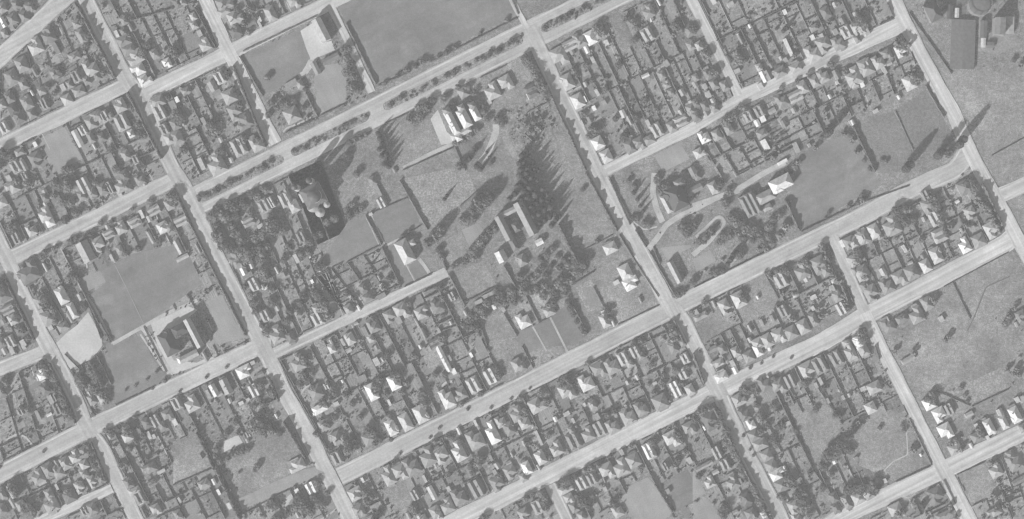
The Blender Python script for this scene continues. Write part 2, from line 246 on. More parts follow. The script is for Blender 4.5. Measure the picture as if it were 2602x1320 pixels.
'C3': (1320, 880, """20,152,75,h,4;35,572,100,l,4;135,442,110/130,l,5;360,345,130/110,l,4;502,272,125,l,5;500,157,34,us,4;602,180,120/105,l,4;695,147,125,l,4;782,92,105,m,4;
830,132,56,p,4;872,42,95,m,4;917,75,52,p,4;1160,10,85,h,4;1250,92,85,m,4;1232,210,70/95,um,4;1180,322,120/70,m,5;1285,330,85,h,4;1062,422,115,p,4;
917,470,110,l,4;820,530,125,l,4;702,605,110,l,4;605,620,110,m,4;515,660,110,l,4;410,712,130,m,4;277,770,110,l,4;160,840,105/75,h,5;55,917,100/64,h,5;
145,915,50/22,s,5;35,732,44/26,s,5;95,602,34,s,5;145,692,120/22,s,4;270,550,40,s,5;355,510,30/50,s,4;405,562,42/20,s,4;490,442,30,s,4;552,442,70,h,3;
585,532,50,s,4;887,235,42/26,s,5;1020,280,22/34,s,5;690,226,40,s,4;810,277,34/18,s,5;500,580,44,us,4;390,632,60,h,3;1148,702,125,l,5;1282,622,105,l,4;
975,790,125/70,m,5;1005,812,66,h,4;860,862,105,p,4;770,800,46/28,s,4;762,912,130,l,4;662,942,125,l,4;545,1000,95,m,4;470,1032,105,m,4;350,1077,60/115,l,4;
375,1152,85/70,l,4;435,1132,40,us,4;412,1212,85,h,3;645,1080,40,s,4;690,1187,34,us,5;740,1242,95,l,4;470,1282,70,h,4;140,1212,110,m,4;35,1267,95,l,3;
1100,907,60,m,3;1280,862,50,s,4;640,1250,26/90,s,3;30,990,70,h,4;1120,1095,40,s,3;640,1010,40/18,s,4"""),
'C4': (1760, 880, """155,20,60,us,4;220,22,75,h,3;322,42,75,h,4;422,77,85,p,4;490,30,95/60,h,5;577,10,50,s,5;185,130,55/100,l,4;300,132,56/32,s,4;352,90,44,us,4;320,182,54,s,5;
215,232,70/100,h,5;212,80,34,s,4;350,402,90/100,l,4;347,362,30,us,5;390,512,100,l,3;437,585,85/60,l,5;495,552,44,s,4;460,672,85,p,4;510,740,80/105,p,4;
555,822,85,p,4;590,902,90,p,4;638,965,80/115,l,5;690,920,36,s,5;670,1047,100,p,4;767,1212,110,l,4;780,1292,80,l,4;480,452,46,s,4;715,582,40,us,4;
545,282,115,l,3;572,235,36,s,4;648,302,120,l,4;732,262,100,m,4;865,182,130,l,4;957,142,135,m,4;1080,92,120,m,4;1182,42,130/76,l,5;1285,30,100,h,4;
962,265,60/26,s,5;930,295,44/22,s,4;1135,387,36/18,s,4;1180,370,32,s,5;1222,347,28,s,4;1105,335,24,s,4;1280,320,34,us,4;1065,862,52,s,5;1230,846,30,us,4;
1020,412,44/18,s,4;130,560,125,l,3;90,617,34,s,5;165,602,26/50,s,4;182,802,66/95,um,4;85,902,34/140,g,4;245,892,95,m,4;170,950,32/52,s,4;125,1022,90,l,4;
300,1022,105,l,4;440,1060,36,us,4;400,1152,100,h,2;320,1252,30/44,s,4;440,1270,95,l,4;548,1262,75,um,5;215,1202,36,us,4;240,682,24/60,s,4;350,1022,50,s,4;
1160,1172,110/60,h,4;1245,1147,90,p,4;1300,1110,70,h,4;1062,1142,75,h,3;1080,1222,80,h,3"""),
'C5': (2162, 880, """10,60,80/60,h,5;172,312,85/105,h,5;88,322,44,us,4;145,465,85/80,p,5;585,432,90,p,5;665,517,110,l,5;710,642,120,l,5;775,760,115,l,4;890,515,36/62,s,5;
945,602,36,s,4;950,682,75/95,p,4;1040,607,120/66,h,5;1150,575,105/56,h,5;1125,500,60,s,4;1235,517,125/75,h,5;1252,405,44,s,4;905,750,40/26,s,5;1030,690,36/22,s,5;
740,472,85,m,3;640,1130,130,l,3;660,1060,36/18,s,5;340,1242,120,l,4;135,1112,85,p,4;55,1142,95,p,4;1085,932,115,l,4;1230,872,130,l,4;1272,1010,40/120,s,4;
1080,1252,60/110,l,4;700,1272,44/120,h,4;1200,822,70,h,3;430,100,40/105,s,4;950,1200,16/80,s,4;525,820,24,s,5;255,1015,34,s,4;1290,400,50,s,4;1290,620,60,h,4"""),
}
# open ground: sheet, tone, name, words, corners
FIELDS = [
('A1','field','sports_field','smooth mown playing field with a worn pale patch beside the tennis courts','515,425 960,225 1000,300 1035,420 1010,520 945,585 690,725'),
('A1','yard','schoolyard','pale paved yard beside the tall hall above the tennis courts','960,235 1060,170 1150,320 1195,310 1220,380 1100,432 1010,565 950,580 1035,440 1005,370'),
('A1','court','tennis_court','pale tennis courts fenced off above the avenue','1060,600 1070,570 1120,500 1240,480 1307,545 1307,775 1110,862 1060,790 1090,690'),
('A2','field','sports_field','very large open park field above the avenue','20,-60 1215,-60 1290,110 500,490 240,640 0,170 -80,20'),
('A0','court','bowling_green','pale striped green beside a white clubhouse below the street','290,1052 485,958 625,1200 400,1307'),
('A2','lawn','lawn','front lawn beside the white many-gabled mansion','300,940 470,880 640,910 715,1095 430,1250 400,1100'),
('A2','yard','gravel_drive','bright gravel forecourt along the white mansion','635,900 690,830 760,1000 835,1055 790,1085 715,1095'),
('A2','lawn','lawn','square lawn behind the two houses near the avenue corner','1180,690 1245,650 1300,740 1230,780'),
('A2','lawn','lawn','lawn between the curved drive and the conifers','1110,1090 1170,1040 1270,1200 1230,1300 1050,1300'),
('A3','court','tennis_court','pale double tennis court on the corner below the narrow street','1015,1175 1210,1075 1285,1200 1085,1300'),
('A3','lawn','lawn','square lawn ringed by tall dark trees at the avenue corner','0,480 60,490 140,610 20,670'),
('MAP','field','sports_field','large rectangular school field edged with trees','2044,388 2148,340 2166,346 2238,468 2034,588 2002,508 2026,430'),
('B0','field','sports_field','dark mown school field crossed by a thin path','690,915 800,825 765,740 870,685 1000,610 1307,545 1440,640 1500,800 1530,830 1090,1145 850,1290 780,1130'),
('B0','court','asphalt_court','small pale court at the corner of the school field','590,800 755,737 800,820 640,905'),
('B0','yard','gravel_yard','bright bare yard beside the dark school hedge','415,1295 500,1210 580,1150 665,1050 700,1110 768,1250 770,1307 700,1400 530,1480 470,1390'),
('C0','field','sports_field','lower half of the school field near the long road','800,-20 1060,-80 1190,150 1150,250 960,340 870,370 830,240 800,100'),
('B1','court','schoolyard','wide pale schoolyard behind the tall hedge','250,968 370,920 470,1130 560,1240 270,1307 330,1150'),
('B2','field','lawn','square mown field beside the one with the white church','0,390 140,325 250,540 0,668 -150,700 -190,660'),
('B2','field','lawn','square mown field above the white church','192,312 472,192 560,390 290,538'),
('B2','field','lawn','churchyard lawn beside the long white path','300,560 370,540 515,822 430,862'),
('B2','field','lawn','small churchyard lawn below the white church','470,695 560,650 620,760 525,812'),
('B2','court','tennis_court','pale lawn court among the convent trees','870,430 990,380 1045,440 930,560'),
('B2','lawn','lawn','convent lawn beside the hedge','690,540 860,440 930,560 880,650 770,700'),
('B2','lawn','paddock','square pale paddock below the dead-end street','795,770 1030,660 1140,860 885,955'),
('B2','lawn','paddock','square garden lawn with a dark tree border','1005,1100 1190,1055 1290,1220 1050,1307'),
('B3','court','tennis_court','pale tennis court beside the school drive','1070,575 1250,478 1300,560 1110,655'),
('B3','lawn','lawn','school lawn beside the curved drive','1060,490 1110,400 1307,330 1400,380 1307,540 1000,570'),
('B3','lawn','paddock','rough paddock between the conifers and the road','240,40 500,-20 720,460 500,575 420,560 340,380 300,200'),
('B3','lawn','paddock','open paddock with new white houses','370,850 560,740 720,660 1050,945 1030,1000 740,1145 640,1210 530,1240 400,960'),
('B3','field','lawn','long front lawn with a white path','-10,1175 90,1150 180,1307 -10,1400'),
('B3','field','lawn','long front lawn beside the dark tree row','110,1150 240,1090 400,960 520,1250 350,1307 190,1307'),
('B4','court','tennis_court','pale court between the school trees and the road','0,655 130,580 180,660 30,750'),
('B4','lawn','paddock','rough paddock with a hedge above the road','400,830 545,760 600,880 650,950 600,1030 390,1140 330,1060 400,990'),
('B4','lawn','paddock','rough grass corner lot beside the crossing','0,1130 200,1040 270,1160 80,1290 0,1307'),
('A5','meadow','paddock','rough paddock beside the road with long poplar shadows','330,840 560,680 700,900 800,1100 700,1160 470,1140'),
('A5','meadow','paddock','rough paddock between two hedges','50,950 320,840 470,1140 380,1300 200,1307'),
('A5','lawn','paddock','wide open grass field right of the road below the gasworks','560,230 740,540 1310,540 1310,1030 1060,1170 900,1010 720,640'),
('A5','lawn','paddock','grass field beyond the thin hedge at the road bend','1090,1190 1310,1060 1310,1400 1130,1420 1040,1250'),
('B5','lawn','paddock','corner paddock below the side road','1185,235 1310,170 1310,460'),
('B5','lawn','paddock','wide rough paddock with a winding ditch','780,820 1190,600 1310,800 1310,960 960,1140 900,1190 700,1310 500,1310 640,1000'),
('C5','lawn','paddock','large rough paddock beside the straight road','400,120 640,-90 1000,-200 1240,0 1180,250 1210,330 900,450 850,280 640,330 500,340'),
('C5','lawn','paddock','rough paddock ringed by a ditch beside the crossing','0,640 300,480 400,520 600,890 320,1020 200,960 60,900'),
('C5','lawn','paddock','dark even paddock at the lower corner of the crossing','800,975 1000,880 1120,1105 910,1200'),
('C4','lawn','paddock','ploughed plot beyond the long hedge','720,450 1020,440 1130,600 1040,760 1080,860 930,930'),
('C1','lawn','paddock','open paddock beside the dirt track','390,880 640,720 850,640 1010,850 850,880 900,960 520,1160'),
('C1','lawn','paddock','ploughed ground beside the thick hedge','0,720 170,660 310,920 0,1040'),
('C1','yard','earth_plot','pale bare plot behind the gardens','380,720 490,670 525,730 385,800'),
('C3','field','tennis_court','square mown lawn court behind the lower gardens','1060,1040 1265,930 1310,1010 1310,1185 1180,1240'),
('C3','court','bowling_green','pale lawn with a worn band behind the lower gardens','840,1050 965,990 1045,1065 1150,1260 1100,1310 940,1310 830,1290 770,1150'),
('C4','court','lawn','mown lawn cut off by the frame below the gardens','0,930 20,950 100,1110 0,1170'),
('C4','court','lawn','pale lawn at the lower frame edge','0,1190 100,1140 250,1310 0,1310'),
('C2','lawn','paddock','smooth long back lawn among the gardens','280,1090 440,1010 500,1190 390,1290'),
('C2','lawn','lawn','long lawn beside the long white shed','580,80 680,10 770,180 640,220'),
('A3','lawn','garden_field','long ploughed garden strip below the avenue','680,110 750,95 860,300 780,420 700,220'),
('MAP','yard','schoolyard','pale gravel forecourt wrapped round the dark-roofed school','383,822 478,778 502,788 446,836 406,848 442,916 500,922 535,905 548,912 430,956 416,930'),
('B2','plot1','paddock','long rough paddock left of the conifers','430,40 900,-60 980,130 860,250 640,430 545,240'),
('C5','plot3','vegetable_garden','square vegetable garden beside the rough paddock','660,335 800,248 860,330 700,425'),
('C5','plot2','vegetable_garden','ploughed garden strip behind the corner houses','780,405 880,352 912,440 800,492'),
('B5','plot1','vegetable_garden','small ploughed plot beside the winding ditch','1000,1160 1110,1080 1185,1190 1050,1255'),
('B5','plot1','allotment','rough enclosed plot above the winding ditch','950,1110 1210,960 1250,1000 1000,1150'),
('C5','plot1','allotment','rough darker half of the wide paddock','850,290 1120,170 1200,330 910,440'),
('A5','plot4','cinder_yard','worn cinder ground round the gasworks sheds','980,290 1240,250 1290,330 1100,420 960,380'),
('B3','plot3','orchard','shrubby convent garden beside the tall hedge','90,660 200,560 280,480 430,700 380,770 60,860 30,760'),
('MAP','plot3','orchard','overgrown orchard left of the central road','1262,292 1330,262 1388,246 1422,332 1338,390 1318,382'),
('A3','plot1','allotment','rough garden strips beside the tall roadside trees','60,680 200,700 230,780 90,860 50,760'),
('B3','plot1','allotment','rough enclosed plot among the new white houses','420,870 540,800 640,990 520,1060'),
('B3','plot0','lawn','small enclosed lawn behind a new white house','470,870 580,850 620,990 530,1020'),
('B2','plot3','vegetable_garden','mixed garden beds below the square paddock','700,990 880,960 960,1090 730,1190'),
('C1','plot3','orchard','overgrown garden behind the corner houses','440,420 720,360 800,560 560,640'),
('MAP','plot4','garden_strip','pale dotted garden strip beside the curving convent drive','1276,350 1290,341 1315,393 1302,402'),
('C0','field','lawn','pale verge lawn below the school field','870,375 1150,255 1180,170 1290,215 880,440'),
]
# bright footpaths and drives: sheet, width, words, points
PATHS = [
('A2',10,'path','long pale garden path below the mansion lawn','430,1270 640,1160 800,1090'),
('A2',17,'drive','curving pale drive among the convent trees','1130,940 1130,1000 1100,1080 1060,1170 1010,1230'),
('B2',3,'path','long straight white path beside the church','375,535 450,690 520,825'),
('B2',9,'drive','pale drive running down from the church to the street','550,650 590,700 625,755'),
('B2',3,'path','thin white wall path beside the square field','145,325 245,540'),
('B2',3,'path','thin pale path between the two square fields','190,320 290,540'),
('B2',5,'path','pale path above the churchyard lawn','295,550 415,490'),
('B3',4,'path','white garden path of the first new house','100,1160 205,1345'),
('B3',5,'path','white garden path beside the dark tree row','232,1090 372,1370'),
('B3',14,'drive','curving school drive meeting the road','975,575 1040,490 1110,390 1200,330 1310,280 1480,190 1660,130'),
('B3',15,'drive','pale looping drive left of the dark-roofed school','1020,0 1005,150 1035,270 1080,370'),
('B3',4,'path','short pale path curling to the school drive','850,360 940,430 1040,405'),
('B0',2,'path','thin straight path across the dark school field','865,690 960,880 1080,1130'),
('B0',9,'path','pale path along the lower edge of the school field','850,1290 1080,1160 1240,1070 1490,960'),
('B0',6,'path','pale path along the dark school hedge','650,920 720,1020 850,1290'),
('B0',3,'path','bright zigzag garden path reaching the road','740,110 775,200 765,230 790,262'),
('B0',4,'path','white path below the gabled hall','640,590 658,720'),
('C0',5,'path','pale path between school fields and yard','1060,-90 1160,60 1230,170 1290,215'),
('B0',14,'drive','pale school drive beside the lower field','1080,1170 1110,1210 1170,1307 1290,1530'),
('A1',14,'drive','pale path joining the yard and the tennis courts','1040,460 1000,550 950,580'),
('A3',4,'path','pale garden path behind the first corner house','350,710 470,650'),
('C2',6,'path','bright curved garden path around the white house','820,265 750,270 705,330 720,380'),
('C1',12,'drive','pale drive curving round the wooded garden','940,1100 870,1150 845,1210 880,1280'),
('C1',4,'path','thin pale path at the wooded garden edge','1240,1220 1180,1270 1110,1310'),
('C1',5,'path','pale curved path to the twin-ridged corner house','950,385 990,320 1080,255'),
('B4',14,'drive','pale drive along the school front','0,250 150,200 330,130 540,0 700,-80'),
('B4',13,'drive','pale gravel drive among the dark school trees','30,490 200,330 240,370 120,520 0,620'),
('B5',3,'ditch','thin winding dark-edged ditch path over the rough paddock','1200,780 1020,860 930,1090 880,1190'),
('C5',3,'ditch','narrow pale ditch track bent round the paddock','415,570 430,820 320,870 250,940'),
('A1',4,'path','curling pale path along the hedge above the avenue','830,1000 850,970 960,930 1040,885'),
('B1',4,'path','short pale path across the narrow hedge','410,690 480,620 520,610'),
('C0',5,'path','pale loop track across the corner lots','20,760 70,690 140,660 200,690 260,770'),
]
# individual trees: sheet, list of x,y,radius[metres],form  (b broadleaf, c conifer, q poplar)
TREES = {
'A0': "640,150,4,b 690,250,4,b 735,310,3,b 790,400,4,b 840,500,4,b 870,560,3,b 980,710,3,b 1010,800,4,b 1060,930,4,b 1110,1010,4,b 1140,1080,4,b 390,190,3,b 600,120,3,b 660,330,4,b 940,130,3,b 1000,130,3,b 1100,380,6,b 1130,330,5,b 50,1130,6,b 90,1160,5,b 20,1230,6,b 300,1180,4,b 520,1260,5,b 560,1270,4,b 850,1110,4,b 900,1250,5,b 1100,1220,5,b 1080,1000,5,b 430,690,4,b 380,640,4,b 800,540,4,b 1280,720,4,b",
'A1': "50,830,6,b 90,870,6,b 70,900,5,b 310,920,6,b 340,960,6,b 290,990,5,b 550,1030,5,b 520,1060,4,b 425,545,4,b 470,690,4,b 520,780,4,b 570,880,4,b 610,930,3,b 650,1040,4,b 670,1080,3,b 380,1120,5,b 730,570,4,b 760,760,5,b 800,800,4,b 840,770,4,b 880,770,5,b 930,740,5,b 740,850,4,b 1000,800,4,b 1060,760,2,b 640,120,4,b 560,160,5,b 600,60,4,b 590,230,4,b 500,60,4,b 40,400,5,b 20,360,5,b 100,1110,5,b 1010,660,3,b 480,1290,5,b 550,1260,5,b 680,1170,5,b 800,1160,4,b",
'A2': "240,1010,6,c 255,1050,6,c 270,1090,6,c 285,1130,6,c 300,1170,6,c 310,1210,6,c 250,1130,6,c 270,1180,6,c 290,1240,6,c 320,1260,6,c 330,1200,5,c 540,900,6,b 580,860,6,b 500,870,5,b 620,790,6,b 560,790,5,b 660,740,5,b 720,690,5,b 780,640,5,b 760,720,5,b 820,780,5,b 930,640,5,b 980,680,5,b 960,760,5,b 860,640,4,b 1040,830,5,b 1080,880,5,b 1050,790,4,b 930,1200,6,c 960,1150,5,c 880,1230,5,b 990,1110,5,b 1160,880,5,b 1190,920,4,b 980,1260,6,c 1010,1280,5,c 1060,1150,3,c 1080,1190,3,c 850,1060,5,b 900,1040,5,b 950,1000,5,b 1000,960,5,b 1220,600,4,b 400,560,3,b 440,540,3,b 470,510,4,b 540,480,4,b 590,450,4,b 640,440,3,b 700,420,3,b 770,380,4,b 830,350,3,b 300,620,3,b 1020,240,2,b 1220,140,3,b 20,350,6,b 60,450,6,b 30,520,6,b 80,560,5,b 60,640,6,b 110,660,5,b 10,420,5,b 80,1040,4,b 120,1020,4,b 40,1060,4,b 160,1000,4,b 20,1160,6,b 100,1290,5,b 1100,1220,3,b",
'A3': "20,1180,7,c 50,1140,6,c 0,1240,8,c 100,1230,7,c 140,1290,7,c 60,920,4,b 120,900,4,b 150,950,4,b 90,980,4,b 180,880,4,b 80,440,6,b 110,480,6,b 140,530,6,b 170,590,6,b 200,640,6,b 230,690,5,b 60,420,5,b 610,190,6,b 640,230,5,b 1200,170,6,b 1230,210,6,b 880,150,4,b 830,120,4,b 900,200,4,b 1180,250,4,b 880,290,4,b 420,520,4,b 520,480,4,b 440,560,3,b 760,480,4,b 980,330,4,b 1060,440,4,b 960,750,4,b 740,880,4,b 590,970,5,b 540,1010,4,b 810,1010,6,b 660,660,4,b 30,1230,8,c 80,1180,6,c 10,1290,8,c 60,1280,8,c 110,1280,6,c 560,590,4,b 500,850,4,b 550,960,4,b 1050,820,4,b 900,880,4,b",
'A4': "25,200,6,b 120,390,6,b 180,530,6,b 390,800,5,b 340,840,5,b 300,870,5,b 260,900,5,b 680,240,4,c 700,220,5,c 630,220,3,c 1000,1020,5,q 1020,1000,5,q 970,1040,4,c 780,1240,5,b 740,1270,5,b 810,1210,4,b 360,410,5,b 380,440,5,b 340,380,4,b 250,830,4,b 480,300,3,b 780,410,4,b 1060,470,5,b 1120,440,4,b 1000,490,4,b 880,560,4,b 800,600,3,b 680,650,3,b 1160,530,4,b 1270,120,6,b 1040,160,4,b 430,1040,4,b 930,810,4,b 1010,830,4,b 1150,1000,4,b 940,1100,4,b 550,1150,4,b 620,1180,4,b 1220,1050,4,b 1250,1130,4,b 1190,1010,3,b",
'A5': "400,290,6,b 440,320,5,b 370,330,5,b 90,130,6,b 120,170,5,b 50,160,5,b 470,560,5,b 510,590,4,b 400,1280,6,q 430,1250,5,q 640,1180,5,q 680,1150,4,q 800,1100,6,q 830,1060,5,q 760,1130,5,b 740,1160,4,b 570,40,5,b 1240,440,3,b 1290,480,4,b 350,300,4,b 30,1000,3,b 80,1120,3,b 110,1200,3,b 150,1270,3,b 240,1200,3,b 270,1210,3,b",
'B0': "150,720,4,b 190,690,4,b 240,650,4,b 330,610,4,b 360,580,4,b 430,555,4,b 550,500,4,b 590,480,4,b 650,470,3,b 700,450,4,b 570,750,6,b 600,770,6,b 540,780,5,b 340,880,4,b 310,900,4,b 270,870,3,b 480,80,6,b 530,60,6,b 430,150,5,b 560,200,6,b 600,280,5,b 500,200,5,b 520,330,5,b 740,60,4,b 110,400,6,b 130,380,5,b 20,820,6,b 50,850,6,b 130,970,4,b 150,1060,4,b 190,1160,4,b 230,1230,4,b 380,970,6,b 420,1010,6,b 440,1090,5,b 360,940,5,b 610,1040,4,b 650,1000,4,b 540,90,5,b 780,360,4,b 1010,260,3,b 1150,200,4,b 850,360,3,b 700,480,4,b 440,60,5,b 230,60,5,b 150,40,5,b 1220,500,4,b 1060,550,4,b 960,590,4,b",
'B1': "30,150,8,b 300,250,6,b 330,300,7,b 380,280,7,b 420,310,6,b 360,370,6,b 330,430,7,b 370,450,7,b 400,520,6,b 440,540,6,b 480,560,5,b 360,240,6,b 440,210,6,b 490,230,6,b 540,200,6,b 570,220,6,b 600,280,5,b 500,300,6,b 470,380,6,b 500,430,6,b 540,480,6,b 560,560,8,b 600,590,8,b 580,620,7,b 640,560,6,b 690,590,6,b 690,620,6,b 620,140,6,b 660,150,6,b 690,100,4,b 720,110,5,b 760,350,8,b 780,400,8,b 740,390,7,b 800,360,6,b 700,440,6,b 650,470,6,b 680,540,6,b 730,530,5,b 840,420,5,b 760,300,5,b 700,720,6,b 720,760,6,b 660,740,5,b 760,860,5,b 770,960,5,b 620,960,5,b 600,1000,5,b 640,1030,4,b 720,1180,5,b 830,1160,4,b 880,1100,5,b 900,1020,5,b 940,1010,4,b 1050,500,5,b 1090,460,5,b 1130,440,5,b 1180,350,5,b 1240,320,5,b 1000,590,6,b 1030,580,5,b 1120,680,5,b 1150,690,4,b 1120,900,6,b 1160,980,7,b 1190,1050,6,b 1080,880,5,b 560,840,4,b 530,880,4,b 600,900,4,b 850,640,4,b 880,540,4,b 690,1130,4,b 980,960,5,b 1000,900,5,b 230,180,4,b 250,160,4,b 290,130,5,b 320,100,5,b 210,210,3,b 330,80,5,b 360,60,5,b 400,50,4,b 250,700,3,b 300,660,3,b",
'B2': "1130,930,5,b 1160,960,5,b 1210,960,5,b 1260,920,5,b 1290,950,5,b 1140,870,4,b 1080,960,5,b 1000,1010,4,b 960,1060,5,b 940,1140,5,b 1010,1150,5,b 640,505,5,t 665,480,5,t 690,455,5,t 715,425,5,t 620,525,5,t 670,510,4,t 735,400,4,t 890,330,5,b 970,330,5,b 940,350,5,b 940,610,6,b 970,570,6,b 1000,530,6,b 1030,490,6,b 920,640,5,b 980,620,5,b 1060,460,5,b 1050,520,5,b 955,275,6,t 985,245,6,t 1015,215,6,t 1040,185,6,t 1010,275,5,t 1050,235,6,t 1075,205,5,t 975,215,5,t 1065,160,5,t 1095,170,5,c 1020,170,5,c 740,200,3,c 760,170,3,c 740,620,4,b 700,580,4,b 720,560,4,b 1270,160,7,c 1290,100,7,c 1230,200,5,c 1100,420,5,b 1140,400,5,b 40,300,5,b 90,280,5,b 20,260,4,b 60,220,4,b 130,250,4,b 440,460,3,b 490,420,3,b 1030,1010,5,b 1060,1050,5,b 1000,1060,5,b 950,1100,5,b 1090,990,4,b 970,1130,5,b 740,1230,5,b 900,1130,4,b 850,670,4,b 820,690,3,b 740,930,4,b 720,850,4,b 190,690,3,c 470,1010,4,b 490,970,4,b 1180,900,5,b 1240,870,4,b 1270,880,5,b 300,840,4,b 330,780,4,b 20,890,4,b 70,930,4,b 230,1080,4,b 740,1060,3,b",
'B3': "20,760,5,b 60,820,5,b 100,880,4,b 150,860,5,b 200,900,5,b 200,830,4,b 330,780,5,b 350,840,5,b 400,790,5,b 280,900,5,b 170,640,4,b 220,600,4,b 260,560,4,b 300,620,4,b 180,700,4,b 320,700,4,b 250,690,4,b 150,740,4,b 120,780,4,b 210,760,4,b 350,640,4,b 380,680,4,b 0,20,8,c 50,10,8,c 90,40,8,c 0,100,8,c 20,260,8,c 50,320,7,c 100,330,7,c 150,380,6,c 190,360,7,c 240,400,6,c 200,160,7,c 210,220,7,c 250,210,6,c 30,60,9,c 70,110,9,c 110,160,9,c 60,190,9,c 120,230,9,c 160,200,8,c 180,280,9,c 230,260,9,c 140,310,8,c 90,260,8,c 220,330,8,c 260,310,7,c 30,140,8,c 10,210,8,c 270,360,6,c 300,330,6,c 130,60,7,c 170,120,7,c 460,640,7,b 490,660,7,b 470,700,7,b 440,620,6,b 460,730,6,b 510,620,5,b 270,950,6,b 250,970,5,b 40,870,5,b 250,850,5,b 310,820,5,b 370,800,5,b 80,790,4,b 30,840,4,b 860,150,4,c 890,200,4,c 910,250,4,c 930,290,4,c 880,80,4,b 840,40,4,b 900,330,4,b 960,350,4,b 990,380,4,b 870,320,4,b 1060,20,5,b 1250,380,6,b 1290,420,6,b 1220,900,4,b 1250,880,4,b 1190,900,4,b 680,1030,4,b 700,1080,4,b 660,1000,3,b 380,950,4,b 400,1000,4,b 420,1050,4,b 450,1100,4,b 480,1150,4,b 500,1190,4,b 350,900,4,b 350,860,3,b 1160,1120,5,b 1180,1180,5,b 1200,1240,4,b 880,1270,4,b 930,1250,4,b 600,500,3,b 1130,80,6,b 1240,130,6,b 1080,100,5,b 490,110,3,b 1050,40,4,b",
'B4': "10,390,6,b 30,360,5,b 70,490,5,b 110,460,5,b 160,420,5,b 180,390,4,b 100,500,4,b 250,190,5,b 270,210,5,b 310,320,6,b 340,350,6,b 380,340,6,b 320,400,6,b 360,420,6,b 420,400,6,b 300,440,6,b 250,450,6,b 220,500,5,b 400,460,6,b 450,430,6,b 480,410,5,b 520,430,5,b 470,480,5,b 540,480,5,b 580,460,5,b 620,330,5,b 670,300,5,b 590,390,5,b 560,520,5,b 610,510,5,b 510,560,4,b 570,560,4,b 700,380,4,b 730,390,4,b 680,450,4,b 300,620,6,c 330,600,5,c 280,660,5,c 260,690,5,c 370,600,5,b 240,720,4,b 190,730,4,b 150,740,4,b 20,800,5,b 740,200,3,b 230,60,5,b 290,120,5,b 200,90,5,b 1040,290,3,b 1180,240,3,b 1290,190,4,b 1010,330,2,b 700,710,5,b 730,720,5,b 860,650,5,b 880,680,5,b 990,560,4,b 1010,620,4,b 1030,690,4,b 1065,760,4,b 990,530,5,b 1100,800,4,b 1150,905,4,b 1165,960,4,b 1180,1010,4,b 590,760,4,b 640,730,3,b 560,740,3,b 100,960,4,b 380,910,5,b 690,890,4,b 960,1010,4,b 980,1060,4,b 1250,580,5,b 1270,620,5,b 1150,580,4,b 800,900,3,b 760,1080,4,b 10,1040,3,b",
'B5': "360,260,6,b 400,300,6,b 430,340,6,b 370,320,5,b 420,260,5,b 460,260,4,b 480,330,5,b 640,170,6,b 660,230,6,b 620,200,5,b 680,290,5,b 690,350,5,b 920,40,6,b 950,90,6,b 970,150,5,b 1000,210,5,b 1050,270,5,b 1080,320,5,b 1110,370,5,b 1130,420,4,b 1020,240,4,b 960,200,4,b 880,380,4,b 620,930,4,b 640,950,4,b 760,390,4,b 730,420,5,b 750,1220,4,b 720,1250,4,b 1200,1090,5,b 1180,1120,5,b 1240,1000,4,b 1200,1060,4,b 110,1170,5,b 80,1190,5,b 130,1230,5,b 40,660,3,b 120,760,4,b 280,500,4,b 350,480,3,b 540,490,3,b 90,160,3,b 120,180,3,b 60,210,3,b 400,250,5,b",
'C0': "340,110,5,b 370,150,5,b 390,190,5,b 420,230,4,b 450,270,4,b 470,320,4,b 490,370,5,b 510,410,5,b 540,470,6,b 550,520,4,b 430,320,4,b 380,300,4,b 60,250,5,b 30,270,5,b 640,230,7,b 660,260,6,b 620,200,5,b 760,210,7,b 780,260,6,b 740,300,6,b 720,170,6,b 740,240,5,b 700,120,5,b 810,350,5,b 820,400,4,b 680,490,4,b 720,500,3,b 1000,610,6,b 980,580,5,b 820,620,4,b 860,640,4,b 900,610,4,b 680,730,5,b 700,780,4,b 740,900,4,b 770,940,4,b 720,840,4,b 130,1040,6,b 150,1080,5,b 120,1010,5,b 240,1180,6,b 270,1210,6,b 220,1200,5,b 530,1070,5,b 550,1090,4,b 470,1090,4,b 760,960,4,b 730,980,4,b 620,1010,4,b 880,870,4,b 930,880,4,b 970,880,4,b 1030,520,3,b 1160,310,2,b 960,320,2,b 1030,290,2,b 1120,240,2,b 1190,185,2,b 1260,245,3,b 570,730,3,b 870,1060,3,b 780,1110,3,b 320,1130,4,b 10,900,2,b 340,785,2,b 1130,830,4,b 1040,700,4,b 1000,750,4,b 1100,650,4,b",
